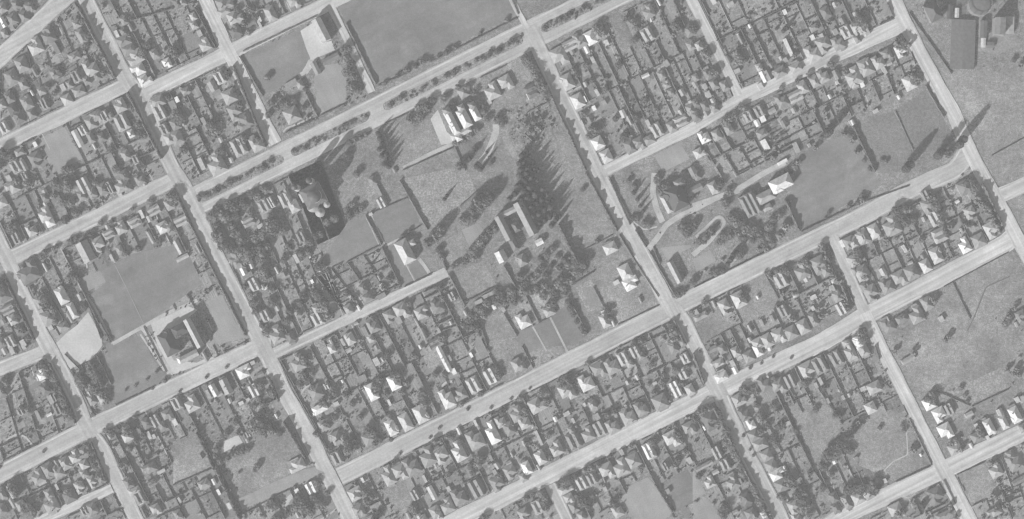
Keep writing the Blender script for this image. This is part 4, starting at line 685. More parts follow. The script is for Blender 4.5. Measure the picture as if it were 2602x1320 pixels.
big(160, 752, 44, 26, 'h', 5, 'hall', 'white-roofed upper hall left of the bright yard', 'hall', 5.5, 26)
big(187, 790, 42, 18, 'h', 5, 'hall', 'white-roofed lower wing beside the bright yard', 'hall', 5, 26)
# the many-gabled mansion
for k, (x, y, L, w) in enumerate([(1150, 314, 66, 20), (1180, 302, 50, 26), (1208, 290, 38, 20)]):
    big(x, y, L, w, 'h', 5, 'mansion_wing', '%s white steep-roofed wing of the mansion counting from the gravel forecourt' % ordinal(k+1), 'mansion', 6.5, 34, chim=2)
for k, (x, y, w, tn) in enumerate([(1136, 284, 20, 3), (1172, 276, 18, 4), (1200, 270, 18, 3), (1166, 352, 16, 5)]):
    big(x, y, w, w, 'p', tn, 'mansion_turret', '%s small pyramid-roofed turret of the mansion counting from the forecourt' % ordinal(k+1), 'mansion', 6.8, 40)
big(1172, 340, 16, 56, 'h', 5, 'mansion_wing', 'white cross wing at the foot of the mansion', 'mansion', 5.5, 30)
# church
big(1030, 640, 62, 34, 'h', 5, 'church', 'long white-roofed church between mown lawns', 'church', 6, 34, chim=0)
big(1047, 618, 16, 18, 'h', 5, 'church_porch', 'small bright cross wing of the white church', 'church', 5, 34)
# hedged school
big(496, 846, 80, 20, 'g', 4, 'school_wing', 'tall long gabled school wing with a bright narrow slope', 'school', 10, 36, 'brick')
big(432, 872, 62, 38, 'h', 1, 'school_wing', 'dark slate-roofed school block with a pale apron', 'school', 8, 30, 'brick')
big(462, 838, 30, 44, 'h', 1, 'school_wing', 'dark slate-roofed school block behind the courtyard', 'school', 8, 30, 'brick')
big(482, 906, 18, 50, 'g', 4, 'school_wing', 'low front school range with a pale lower slope', 'school', 5, 28, 'brick')
big(459, 915, 16, 12, 'p', 5, 'school_porch', 'small bright school porch by the road', 'porch', 5, 35, 'brick')
big(522, 907, 26, 8, 'g', 4, 'school_lavatory', 'small low pale school outbuilding by the road', 'outbuilding', 3, 20, 'brick')
# convent among the conifers
big(1281, 580, 68, 22, 'g', 3, 'convent_wing', 'long pale convent wing nearest the lawn court', 'convent', 8, 32, 'brick')
big(1336, 556, 92, 26, 'g', 3, 'convent_wing', 'longest pale convent wing under the tall conifers', 'convent', 9, 32, 'brick')
big(1290, 541, 15, 54, 'g', 4, 'convent_link', 'pale cross range joining the two convent wings', 'convent', 6, 28, 'brick')
big(1311, 578, 26, 18, 'p', 2, 'convent_chapel', 'small dark chapel in the convent courtyard', 'chapel', 6, 38, 'brick')
big(1306, 622, 34, 18, 'h', 3, 'convent_wing', 'lower broken grey range closing the convent courtyard', 'convent', 6, 30, 'brick')
big(1370, 616, 16, 20, 'g', 5, 'laundry', 'small white-roofed laundry beside the convent', 'laundry', 4, 20)
big(1274, 652, 30, 26, 'g', 5, 'hall', 'small half-white half-grey gabled hall below the convent', 'hall', 4.5, 28)
big(1326, 662, 30, 24, 'h', 3, 'hall', 'grey hip-roofed hall below the convent yard', 'hall', 4, 28)
# dark-roofed school
big(1718, 503, 62, 46, 'h', 1, 'school_block', 'large steep dark-roofed school beside the looping drive', 'school', 8, 40, 'brick', chim=2)
big(1693, 520, 48, 17, 'h', 5, 'school_block', 'bright-roofed wing on the drive side of the dark school', 'school', 6, 30, 'brick')
big(1724, 466, 20, 26, 'p', 4, 'school_block', 'pale pyramid roof on the upper end of the dark school', 'school', 8, 38, 'brick')
big(1761, 439, 30, 18, 'g', 4, 'school_hut', 'long pale classroom hut above the dark school', 'classroom', 3.5, 22)
big(1765, 482, 18, 40, 'g', 3, 'school_hut', 'grey classroom range with a pale lower slope', 'classroom', 3.5, 26)
big(1812, 478, 32, 22, 'h', 4, 'school_hut', 'pale hip-roofed classroom beside the school drive', 'classroom', 4, 28)
# school by the large field
big(1905, 521, 60, 40, 'm', 3, 'school_block', 'triple-ridged pale school block in the trees', 'school', 6, 30, 'brick')
big(1944, 501, 28, 50, 'h', 4, 'school_block', 'pale hipped school wing between the ridged block and the field', 'school', 5.5, 30, 'brick')
big(1982, 467, 34, 58, 'h', 5, 'school_hall', 'large bright hipped school hall at the field corner', 'hall', 7.5, 32, 'brick')
big(1949, 528, 16, 24, 'h', 4, 'school_hut', 'small pale hut under the hipped school wing', 'hut', 3, 26)
big(1714, 692, 60, 17, 'g', 5, 'long_hall', 'long narrow white-roofed hall near the street corner', 'hall', 5.5, 28)
# gasworks
R2 = -ANG - math.radians(2)
big(2445, 114, 126, 62, 'g', 3, 'gasworks_store', 'very large low dark-roofed store of the gasworks', 'store', 3.2, 4, 'brick', R2)
big(2367, 34, 46, 34, 'h', 1, 'gasworks_hall', 'tall dark-roofed hall beside the gasworks road', 'hall', 10, 40, 'brick')
big(2411, 32, 36, 15, 'g', 2, 'gasworks_shed', 'dark narrow gasworks shed with a ridge', 'shed', 4, 16, 'brick', R2)
big(2430, 34, 25, 11, 'g', 5, 'gasworks_shed', 'small white-roofed gasworks shed', 'shed', 3, 14, 'wall', R2)
big(2534, 70, 44, 28, 'g', 3, 'retort_house', 'tall grey retort house of the gasworks', 'retort house', 13, 12, 'brick', R2)
big(2562, 66, 44, 24, 'g', 4, 'gasworks_shed', 'pale flat-roofed gasworks shed beside the retort house', 'shed', 5, 8, 'brick', R2)
big(2497, 76, 44, 18, 'g', 2, 'gasworks_shed', 'grey gasworks shed below the gasholder', 'shed', 5, 10, 'brick', R2)
big(2497, 110, 24, 12, 'g', 5, 'gasworks_shed', 'small pale lean gasworks shed beside the big store', 'shed', 3, 12, 'wall', R2)
big(2515, 116, 16, 18, 'g', 2, 'gasworks_shed', 'small dark gasworks shed by the rough field', 'shed', 3.5, 10, 'brick', R2)
o = tag(empty('gasholder', *W(2484, 14), rz=0), 'large round gasholder with a guide frame at the top edge', 'gasholder'); SPECIAL.append((2484, 14, 30, 30))
G = Geo(); G.cyl(0, 0, 11.8, 0, 9.0, 48); G.build('tank', M['roof4'], o)
G = Geo(); G.dome(0, 0, 11.7, 9.01, 1.4, 48, 5); G.build('crown', M['roof2'], o)
G = Geo(); n = 48
for i in range(n):
    a, b = 2*math.pi*i/n, 2*math.pi*(i+1)/n
    G.add([(r*math.cos(t), r*math.sin(t), z) for z in (13.2, 13.6) for r in (12.3, 12.8) for t in (a, b)], [(0,1,3,2),(4,5,7,6),(2,3,7,6),(0,1,5,4)])
G.build('guide_ring', M['steel'], o)
for i in range(12):
    a = 2*math.pi*i/12; G = Geo(); x, y = 12.5*math.cos(a), 12.5*math.sin(a); G.box(x-.25, x+.25, y-.25, y+.25, 0, 13.5); G.build('guide_post', M['steel'], o)
# basilica
o = tag(empty('basilica', *W(800, 500)), 'tall pale domed basilica with twin round towers casting a huge shadow', 'basilica'); SPECIAL.append((797, 505, 34, 44))
def loc(px, py):
    x, y = (px-800)*SC, (500-py)*SC; return (x*UX + y*UY, -x*UY + y*UX)
G = Geo(); cx, cy = loc(799, 499); G.box(cx-11, cx+11, cy-11, cy+11, 0, 13); x2, y2 = loc(777, 500); G.box(x2-4.5, x2+6, y2-5, y2+5, 0, 10.5); G.build('wall', M['stone'], o)
G = Geo(); G.hip(cx, cy, 23, 23, 13, math.tan(math.radians(24))); rf = G.build('roof', M['roof2'], o)
G = Geo(); G.hip(x2, y2, 10.5, 11, 10.5, math.tan(math.radians(36))); G.build('transept_roof', M['roof5'], o)
for k, p in enumerate(((756, 479), (792, 462))):
    tx, ty = loc(*p); G = Geo(); G.cyl(tx, ty, 3.7, 0, 8, 24); G.cyl(tx, ty, 3.2, 8, 30, 24); t_ = G.build('tower', M['stone'], o)
    G = Geo(); G.cyl(tx, ty, 3.5, 30, 30.8, 24); G.dome(tx, ty, 3.3, 30.8, 4.6, 24); G.build('tower_dome', M['roof2'], t_)
dx, dy = loc(803, 500); G = Geo(); G.cyl(dx, dy, 7.4, 13, 23, 32); d_ = G.build('drum', M['stone'], o)
G = Geo(); G.dome(dx, dy, 7.6, 23, 7, 32, 8); G.cyl(dx, dy, 1.1, 29.8, 32, 12); G.build('dome', M['roof2'], d_)
for p, r, z, nm in (((797, 526), 6.0, 10, 'apse'), ((815, 541), 4.8, 9, 'apse'), ((832, 521), 3.2, 8, 'chapel')):
    ax, ay = loc(*p); G = Geo(); G.cyl(ax, ay, r, 0, z, 24); a_ = G.build(nm, M['stone'], o)
    G = Geo(); G.cyl(ax, ay, r+.3, z, z+r*.55, 24, .1); G.build('cone_roof', M['roof4'], a_)
def short(l):
    for drop in ('among those of', 'the', 'those', 'among'):
        if len(l.split()) > 16: l = l.replace(' ' + drop + ' ', ' in ' if ' ' in drop else ' ', 1)
    return l
# ---------------------------------------------------------------- what stands where (a coarse map used to keep plants off roofs and roads)
H_, W_ = 1320, 2602
YY, XX = np.mgrid[0:H_, 0:W_]
taken = np.zeros((H_, W_), bool); yard = np.zeros((H_, W_), bool)
def fill(mask, poly):
    xs = [p[0] for p in poly]; ys = [p[1] for p in poly]
    x0, x1, y0, y1 = max(0, int(min(xs))), min(W_, int(max(xs))+2), max(0, int(min(ys))), min(H_, int(max(ys))+2)
    if x0 >= x1 or y0 >= y1: return
    X, Y = XX[y0:y1, x0:x1], YY[y0:y1, x0:x1]; c = np.zeros(X.shape, bool)
    for (ax, ay), (bx, by) in zip(poly, poly[1:] + poly[:1]):
        if ay == by: continue
        c ^= ((ay > Y) != (by > Y)) & (X < (bx-ax)*(Y-ay)/(by-ay)+ax)
    mask[y0:y1, x0:x1] |= c
for w_, q in BLOCKS: fill(yard, list(q))
for p, fd in zip(FPOLY, FIELDS):
    if fd[1][:4] != 'plot': fill(taken, p)
for pts, wd, arr in LINES:
    for (ax, ay), (bx, by), n in zip(pts, pts[1:], normals(pts)):
        e = wd/2 + 1.5; fill(taken, [(ax+n[0]*e, ay+n[1]*e), (bx+n[0]*e, by+n[1]*e), (bx-n[0]*e, by-n[1]*e), (ax-n[0]*e, ay-n[1]*e)])
roofs = np.zeros((H_, W_), bool)
for bx, by, a, b in FOOT + SPECIAL:
    a += 1.2; b += 1.2
    fill(roofs, [(bx + i*a*UX + j*b*UY, by - i*a*UY + j*b*UX) for i, j in ((-1,-1),(1,-1),(1,1),(-1,1))])
def at(mask, x, y):
    x, y = int(x), int(y); return 0 <= x < W_ and 0 <= y < H_ and mask[y, x]

# ---------------------------------------------------------------- garden plots and their boundaries
def hedge_mesh(pts, h, w, jag=.18):
    """lumpy clipped hedge along a line of world points"""
    n = len(pts); v = []; f = []; K = 7; p1, p2, p3 = (random.uniform(0, 6.3) for _ in range(3))
    for i in range(n):
        a, b = pts[max(i-1, 0)], pts[min(i+1, n-1)]; d = math.hypot(b[0]-a[0], b[1]-a[1]) or 1; nx, ny = -(b[1]-a[1])/d, (b[0]-a[0])/d
        hh = h * (1 + jag*(.55*math.sin(i*.55+p1) + .45*math.sin(i*.23+p2) + .4*math.sin(i*1.3+p3) + random.uniform(-.35, .35))); ww = w * random.uniform(.75, 1.2)
        for o, z in ((-.5, 0), (-.58, .45), (-.42, .85), (0, 1.0), (.42, .85), (.58, .45), (.5, 0)):
            o2 = o*ww + random.uniform(-.12, .12)*w; v.append((pts[i][0]+nx*o2, pts[i][1]+ny*o2, z*hh*random.uniform(.93, 1.07)))
    for i in range(n-1):
        for k in range(K-1): f.append((i*K+k, i*K+k+1, (i+1)*K+k+1, (i+1)*K+k))
    f += [tuple(range(K)), tuple(range((n-1)*K, n*K))[::-1]]
    return v, f
HEDGES = []; FENCES = []
def line_pts(a, b, step=1.5):
    (x0, y0), (x1, y1) = W(*a), W(*b); n = max(2, int(math.hypot(x1-x0, y1-y0)/step))
    return [(x0+(x1-x0)*k/n, y0+(y1-y0)*k/n) for k in range(n+1)]
def bound(a, b, kind=None):
    """garden boundary between two map points, in clear stretches only"""
    n = max(2, int(math.hypot(b[0]-a[0], b[1]-a[1])/4)); run = []
    for k in range(n+2):
        p = (a[0]+(b[0]-a[0])*k/n, a[1]+(b[1]-a[1])*k/n)
        if k <= n and 0 <= p[0] < W_ and 0 <= p[1] < H_ and not at(taken, *p) and not at(roofs, *p): run.append(p)
        else:
            if len(run) >= 4: (HEDGES if (kind or random.random()) < .62 else FENCES).append((run[0], run[-1]))
            run = []
PLOTM = [M['plot0'], M['plot1'], M['plot2'], M['plot3'], M['plot4'], M['path'], M['plot5'], M['plot6']]
NOLOTS = {33, 27, 10, 6, 23, 30, 31, 32}
for b, (bw_, q) in enumerate(BLOCKS):
    if b in NOLOTS: continue
    depth = math.hypot(q[3][0]-q[0][0], q[3][1]-q[0][1]); width = math.hypot(q[1][0]-q[0][0], q[1][1]-q[0][1])
    for half, (t0, t1) in (('upper', (0.0, .5)), ('lower', (1.0, .5))):
        ss = sorted(h[7] for h in HOUSES if h[6] == b and (h[8] < .5) == (half == 'upper') and min(h[8], 1-h[8]) < .34)
        cuts = [0.0]
        for s0, s1 in zip(ss, ss[1:]):
            m = (s0+s1)/2
            if (m-cuts[-1])*width > 24: cuts.append(m)
        cuts.append(1.0); full = []
        for s0, s1 in zip(cuts, cuts[1:]):
            n = max(1, round((s1-s0)*width/44)); full += [s0+(s1-s0)*k/n for k in range(n)]
        full.append(1.0)
        for s0, s1 in zip(full, full[1:]):
            V = []; F = []; MI = []
            tt = [t0]; step = (t1-t0)
            for fr in sorted([random.uniform(.1, .22), random.uniform(.4, .52), random.uniform(.58, .7), random.uniform(.76, .9)][:random.choice((2, 3, 4))]): tt.append(t0+step*fr)
            tt.append(t1)
            for j, (ta, tb) in enumerate(zip(tt, tt[1:])):
                sm = [s0, s1] if random.random() < .5 or j == 0 else [s0, s0+(s1-s0)*random.uniform(.35, .65), s1]
                for sa, sb in zip(sm, sm[1:]):
                    c = bil(q, (sa+sb)/2, (ta+tb)/2)
                    if not (-40 < c[0] < 2642 and -40 < c[1] < 1360): continue
                    k = len(V); V += [(*W(*bil(q, x, y)), .02) for x, y in ((sa, ta), (sb, ta), (sb, tb), (sa, tb))]
                    F.append((k+3, k+2, k+1, k) if half == 'upper' else (k, k+1, k+2, k+3)); MI.append(random.choices((0, 1, 2, 3, 4, 6, 7), (4, 4, 3, 4, 2, 2, 3))[0] if j else random.choice((0, 0, 3, 1)))
            if V and random.random() < .45:                        # concrete path down one side of the lot
                wd_ = 2.2/width; sp = s0 + (s1-s0)*random.choice((.12, .3, .7, .88)); te = t0+step*random.uniform(.2, .7); k = len(V)
                V += [(*W(*bil(q, x, y)), .05) for x, y in ((sp, t0), (sp+wd_, t0), (sp+wd_, te), (sp, te))]; F.append((k+3, k+2, k+1, k) if half == 'upper' else (k, k+1, k+2, k+3)); MI.append(5)
            if not V: continue
            o = mesh_obj('garden_ground', V, F, None)
            for m_ in PLOTM: o.data.materials.append(m_)
            for p_, mi in zip(o.data.polygons, MI): p_.material_index = mi
            tag(o, 'garden ground behind a house in ' + bw_, 'garden', 'garden grounds of ' + bw_, 'structure')
            if random.random() < .94: bound(bil(q, s0, t0+.03*(t1-t0)), bil(q, s0, t1))
            for ta in tt[1:-1]:
                if random.random() < .3: bound(bil(q, s0, ta), bil(q, s1, ta))
    for k in range(max(2, int(width/60))):
        n = max(2, int(width/60)); bound(bil(q, k/n, .5), bil(q, (k+.9)/n, .5))
    for t in (0.012, .988):                                        # front hedges and fences on the street line
        n = max(2, int(width/40))
        for k in range(n):
            if random.random() < .75: bound(bil(q, k/n, t), bil(q, (k+.85)/n, t), .5 if random.random() < .5 else .9)
    for s in (0.01, .99):
        n = max(2, int(depth/40))
        for k in range(n):
            if random.random() < .6: bound(bil(q, s, k/n), bil(q, s, (k+.85)/n), .5)
BIGH = [  # tall hedges and shelter belts: sheet, height, width, x0,y0,x1,y1
('B1',4.2,2.2,25,170,545,1225),('A0',6,2.6,596,60,872,590),('A0',6.5,2.6,965,700,1220,1200),('A1',3.4,1.8,165,60,325,365),('A1',5.6,2.6,455,500,690,1085),
('A1',2.6,1.5,508,430,678,728),('A2',3.0,1.8,0,180,225,640),('A3',5,2.4,235,720,500,1290),('B3',4.8,2.4,500,0,735,440),('B3',3.0,1.8,755,470,855,640),
('B3',1.6,1.2,860,645,1050,935),('B3',1.5,1.1,1050,1000,745,1145),('B3',3.0,1.6,680,45,835,390),('B3',3.0,1.6,875,430,955,560),('B3',2.2,1.4,985,600,1175,930),
('B3',7.5,3,295,390,440,680),('B3',3.4,2,365,930,515,1210),('C1',5.5,3,180,650,310,915),('C1',6,3.4,325,930,505,1307),('C1',6,2.6,735,260,795,400),
('C1',5.6,2.6,835,570,1000,845),('C4',3.2,1.8,595,275,905,930),('C4',2.6,1.6,910,940,1100,1190),('B4',5,2.4,695,200,805,440),('B4',4,2.4,975,540,1085,800),('B4',4.5,2.4,1125,850,1190,1035),
('A5',3.2,1.8,560,650,700,890),('A5',4.2,2.2,15,955,180,1300),('C4',5.2,2.6,160,470,570,1300),('C0',5.2,2.5,375,130,575,580),('C0',4.2,2,690,720,810,1040),('B0',5,2.5,45,800,260,1260),('B3',5.2,2.5,1165,1110,1240,1290),('C4',5,2.5,5,60,85,285),('C5',3.2,1.6,180,0,215,100),('B5',5,2.4,990,80,1140,400),('B2',3.0,1.6,145,320,265,540),('B2',3.2,1.8,270,560,410,855),
('B2',3.2,1.8,405,60,615,430),('B2',3.0,1.8,690,560,755,735),('B2',3.2,1.8,775,765,870,945),('B0',2.0,1.2,640,915,765,1250),('C5',2.4,1.4,440,550,605,890),
('C5',2.0,1.3,340,1025,600,905),('A2',2.2,1.4,1225,-60,1300,110),('A2',2.2,1.3,240,650,480,545),('A2',2.4,1.5,640,470,1290,140),('A1',2.2,1.3,530,390,1080,125),('A1',3.0,1.8,1000,700,1090,880),
('A1',2.4,1.6,1110,880,1307,785),('A1',2.4,1.6,850,1005,1070,905),('C0',2.0,1.3,880,445,1160,310),('C0',1.8,1.2,600,170,490,60),('A5',1.6,1.0,1065,1175,1307,1042),('A5',1.3,.8,335,840,470,1135),
('B3',2.4,1.5,390,850,560,745),('B3',2.6,1.6,210,880,400,770),('A4',2.0,1.2,530,150,790,20),('A4',2.2,1.3,180,310,360,215),('A4',2.0,1.2,370,215,520,140),('B4',2.4,1.4,820,445,1290,215),
('B4',1.8,1.1,10,865,620,560),('B5',1.8,1.1,10,250,440,95),('B5',1.6,1,700,860,1185,600),('C3',4,2,1020,1040,1150,1250),('C5',2,1.2,700,1010,790,1190),('C5',1.6,1,800,970,1010,875),
('C2',2.2,1.3,930,395,860,250),('C0',2.6,1.6,1180,1300,1307,1240),('C1',2.0,1.2,0,1050,300,920),('C1',1.6,1,0,1230,310,1090),('B2',2.2,1.3,0,680,255,548),('B2',2.0,1.2,190,305,470,185),
('B2',1.8,1.1,425,485,560,398),('B2',2.0,1.2,640,765,440,860),('A2',2.0,1.2,290,935,460,860),('A2',1.8,1.1,1010,590,1200,500),('A5',2.0,1.3,440,100,760,560),('B3',2.2,1.4,1010,560,1060,690),('B2',2.4,1.5,1000,1100,1060,1300),('B2',2.2,1.3,1190,1060,1290,1230),('B2',3,2,1190,700,1290,880),('B2',2.4,1.5,900,975,1110,870),('B2',2.4,1.4,720,1190,990,1100),('B3',2.2,1.3,50,930,150,1130),('B3',2,1.2,60,900,220,850),('B3',1.8,1,560,860,655,1050),('B3',1.6,1,470,590,700,470),('C5',1.8,1.1,640,335,900,450),('C5',2,1.2,915,455,1190,325),('B5',1.8,1,770,830,900,1100),('B3',2,1.2,150,1130,240,1080),('B3',2,1.2,0,1182,80,1160),('C3',2,1.2,20,0,105,165),('A2',1.8,1.1,430,1285,820,1110),('A2',2,1.2,820,1110,900,1290),('B2',2,1.2,860,250,985,140),('A3',2.2,1.3,40,1010,120,1085),('A3',2,1.2,60,850,220,770),('B4',1.8,1,545,760,650,950),('A3',2,1.2,90,860,130,1080),('C4',2,1.2,720,300,830,500),('C4',2,1.2,940,310,1130,590)]
k_of = {}
def put_hedge(a, b, h, w, name, jag=.18, what='clipped dark hedge'):
    blk = block_of((a[0]+b[0])/2, (a[1]+b[1])/2)[0]; k_of[(blk, name)] = n = k_of.get((blk, name), 0) + 1; bw_ = BLOCKS[blk][0]
    v, f = hedge_mesh(line_pts(a, b), h, w, jag); cx, cy = v[0][0], v[0][1]
    o = mesh_obj(name, [(x-cx, y-cy, z) for x, y, z in v], f, M['hedge']); o.location = (cx, cy, 0)
    tag(o, short('%s, %s from west among those of %s' % (what, ordinal(n), bw_.replace('the ', '', 1))), 'hedge', 'hedges of ' + bw_)
key_u = lambda e: (e[0][0]+e[1][0])*UX - (e[0][1]+e[1][1])*UY
BH = sorted([(T(s, x0, y0), T(s, x1, y1), h, w) for s, h, w, x0, y0, x1, y1 in BIGH], key=key_u)
for a, b, h, w in BH: put_hedge(a, b, h, w, 'shelter_hedge' if h > 3 else 'boundary_hedge', .36 if h > 4.5 else .22 if h > 3 else .15, 'tall dark shelter hedge' if h > 3 else 'thin dark boundary hedge')
HEDGES.sort(key=lambda e: -math.hypot(e[0][0]-e[1][0], e[0][1]-e[1][1])); FENCES += HEDGES[300:]; HEDGES = sorted(HEDGES[:300], key=key_u)
for a, b in HEDGES: put_hedge(a, b, random.choice((1.8, 2.1, 2.5, 3.0, 3.4)), random.uniform(1.0, 1.6), 'garden_hedge', .2)
def fence_geo(a, b, h):
    (x0, y0), (x1, y1) = W(*a), W(*b); L = math.hypot(x1-x0, y1-y0); G = Geo(); G.box(0, L, -.03, .03, .1, h)
    n = max(1, int(L/3))
    for k in range(n+1): G.box(L*k/n-.07, L*k/n+.07, .032, .16, 0, h+.08)
    return G, x0, y0, math.atan2(y1-y0, x1-x0)
FENCES.sort(key=lambda e: -math.hypot(e[0][0]-e[1][0], e[0][1]-e[1][1])); rest = FENCES[300:]; FENCES = sorted(FENCES[:300], key=key_u)
for a, b in FENCES:
    G, x0, y0, r = fence_geo(a, b, random.uniform(1.6, 2.1)); blk = block_of((a[0]+b[0])/2, (a[1]+b[1])/2)[0]; k_of[(blk, 'f')] = n = k_of.get((blk, 'f'), 0)+1
    o = G.build('garden_fence', M['fence']); o.location = (x0, y0, 0); o.rotation_euler = (0, 0, r); bw_ = BLOCKS[blk][0]
    tag(o, short('low board fence, %s from west among those of %s' % (ordinal(n), bw_.replace('the ', '', 1))), 'fence', 'fences of ' + bw_)
if rest:
    A = Geo()
    for a, b in rest:
        G, x0, y0, r = fence_geo(a, b, random.uniform(1.2, 1.7)); c, s = math.cos(r), math.sin(r)
        A.add([(x0+x*c-y*s, y0+x*s+y*c, z) for x, y, z in G.v], G.f)
    tag(A.build('minor_fencing', M['fence']), 'short board fences scattered between the gardens', 'fencing', kind='stuff')

# ---------------------------------------------------------------- plants
t = (1 + 5**.5)/2
ICO = np.array([(-1,t,0),(1,t,0),(-1,-t,0),(1,-t,0),(0,-1,t),(0,1,t),(0,-1,-t),(0,1,-t),(t,0,-1),(t,0,1),(-t,0,-1),(-t,0,1)]) / math.hypot(1, t)
ICF = np.array([(0,11,5),(0,5,1),(0,1,7),(0,7,10),(0,10,11),(1,5,9),(5,11,4),(11,10,2),(10,7,6),(7,1,8),(3,9,4),(3,4,2),(3,2,6),(3,6,8),(3,8,9),(4,9,5),(2,4,11),(6,2,10),(8,6,7),(9,8,1)])
def lumps(centers, radii, squash=1.0, jit=.22):
    n = len(centers); v = ICO[None] * radii[:, None, None] * (1 + RNG.uniform(-jit, jit, (n, 12, 1))); v[:, :, 2] *= squash
    v = v + centers[:, None]; f = ICF[None] + (np.arange(n)*12)[:, None, None]
    return v.reshape(-1, 3), f.reshape(-1, 3)
def leaves(centers, size):
    n = len(centers); a = RNG.normal(size=(n, 3)); a /= np.linalg.norm(a, axis=1)[:, None]; b = np.cross(a, RNG.normal(size=(n, 3))); b /= np.linalg.norm(b, axis=1)[:, None]
    v = np.stack([centers - a*size, centers + b*size*.7, centers + a*size, centers - b*size*.7], 1).reshape(-1, 3)
    return v, np.arange(4*n).reshape(n, 4)
def np_mesh(name, parts, material):
    V = []; F = []; k = 0
    for v, f in parts: V.append(v); F += (f + k).tolist(); k += len(v)
    me = bpy.data.meshes.new(name); me.from_pydata(np.concatenate(V).tolist(), [], F); me.update(); me.materials.append(material); return me
def crown_broad():                     # unit radius, base of crown at z .35, top about 1.7
    n = 26; d = RNG.normal(size=(n, 3)); d /= np.linalg.norm(d, axis=1)[:, None]; r = RNG.uniform(.35, .78, n)
    c = d*r[:, None]; c[:, 2] = c[:, 2]*.75 + 1.02; p1 = lumps(c, RNG.uniform(.2, .38, n), .85)
    m = 420; d = RNG.normal(size=(m, 3)); d /= np.linalg.norm(d, axis=1)[:, None]; c2 = d*RNG.uniform(.7, 1.08, m)[:, None]; c2[:, 2] = c2[:, 2]*.78+1.02
    return np_mesh('crown', [p1, leaves(c2, .09)], M['leaf'])
def crown_conifer():                   # unit height, radius about .2
    P = []
    for k in range(14):
        z = .1 + .062*k; r = .19*(1-(z-.08)/.95) + .012; n = max(4, int(11*(1-z)+2)); a = RNG.uniform(0, 6.28) + np.arange(n)*6.283/n
        rr = r*RNG.uniform(.55, 1.0, n); c = np.stack([np.cos(a)*rr*.7, np.sin(a)*rr*.7, z + RNG.uniform(-.015, .015, n)], 1); P.append(lumps(c, np.maximum(rr*.5, .016), .55, .3))
    m = 260; z = RNG.uniform(.06, .97, m); a = RNG.uniform(0, 6.28, m); r = .2*(1-z)+.01; P.append(leaves(np.stack([np.cos(a)*r, np.sin(a)*r, z], 1), .022))
    P.append(lumps(np.array([(0, 0, .97)]), np.array([.02]), 2.0)); return np_mesh('crown', P, M['leaf2'])
def crown_poplar():                    # unit height, radius about .09
    n = 60; z = RNG.uniform(.1, .98, n); r = .075*np.sqrt(np.clip(np.sin(np.pi*np.clip(z*.93+.05, 0, 1)), .02, 1)); a = RNG.uniform(0, 6.28, n)
    c = np.stack([np.cos(a)*r*.7, np.sin(a)*r*.7, z], 1); p1 = lumps(c, RNG.uniform(.03, .05, n)*np.clip(1.2-z*.6, .5, 1), 1.5)
    m = 300; z = RNG.uniform(.08, .99, m); r = .095*np.sqrt(np.clip(np.sin(np.pi*np.clip(z*.93+.05, 0, 1)), .02, 1)); a = RNG.uniform(0, 6.28, m)
    return np_mesh('crown', [p1, leaves(np.stack([np.cos(a)*r, np.sin(a)*r, z], 1), .016)], M['leaf2'])
def trunk_mesh(h, r):
    G = Geo(); G.cyl(0, 0, r, 0, h*.6, 8, r*.75); G.cyl(0, 0, r*.75, h*.6, h, 8, r*.3)
    for k in range(4):
        a = k*1.6+.3; dx, dy = math.cos(a), math.sin(a); q = r*.35
        G.add([(-dy*q, dx*q, h*.5), (dy*q, -dx*q, h*.5), (0, 0, h*.56), (dx*h*.45, dy*h*.45, h*.95)], [(0,1,3),(1,2,3),(2,0,3)])
    me = bpy.data.meshes.new('trunk'); me.from_pydata(G.v, [], G.f); me.materials.append(M['bark']); return me
CB = [crown_broad() for _ in range(7)]; CC = [crown_conifer() for _ in range(4)]; CQ = [crown_poplar() for _ in range(3)]
TB, TC = trunk_mesh(1.0, .07), trunk_mesh(.5, .018)
TREE = []
for sh, txt in TREES.items():
    for e in txt.split():
        x, y, r, f = e.split(','); x, y = T(sh, float(x), float(y)); r = float(r); k = .9*r/SC if f == 'b' else 0
        TREE.append((x - .627*k, y + .779*k, r, f))
for a, b, wd in ISL:                                                # rows of small trees along the avenue islands
    L = math.hypot(b[0]-a[0], b[1]-a[1]); n = int(L/11)
    for k in range(n):
        if random.random() < .82:
            s = (k+.5+random.uniform(-.25, .25))/n; o = random.uniform(-6, 6) - 2; TREE.append((a[0]+(b[0]-a[0])*s + o*.45, a[1]+(b[1]-a[1])*s + o*.89, random.choice((1.6, 2, 2.3, 2.6, 3.2)), 'a'))
TREE = [t_ for t_ in TREE if -10 < t_[0] < 2612 and -10 < t_[1] < 1330 and (t_[3] != 'b' or not in_street(t_[0], t_[1], grow=-3 if t_[2] <= 2 else -1) or t_[2] <= 2)]
TREE = [(x, y, r*.92 if f == 'b' else r, f) for x, y, r, f in TREE]
TNAME = {'t': ('shelter_tree', 'tall dark shelter tree'), 'a': ('avenue_tree', 'small bushy avenue tree'), 'c': ('conifer_tree', 'tall dark pointed conifer'), 'q': ('poplar_tree', 'very tall narrow poplar')}
def tname(t_):
    if t_[3] in TNAME: return TNAME[t_[3]]
    return ('spreading_tree', 'broad dark spreading tree') if t_[2] >= 5.2 else ('shade_tree', 'medium dark leafy tree') if t_[2] >= 4.2 else ('garden_tree', 'small leafy garden tree') if t_[2] >= 3.3 else ('young_tree', 'small young round tree')
cnt = {}; thicket = []
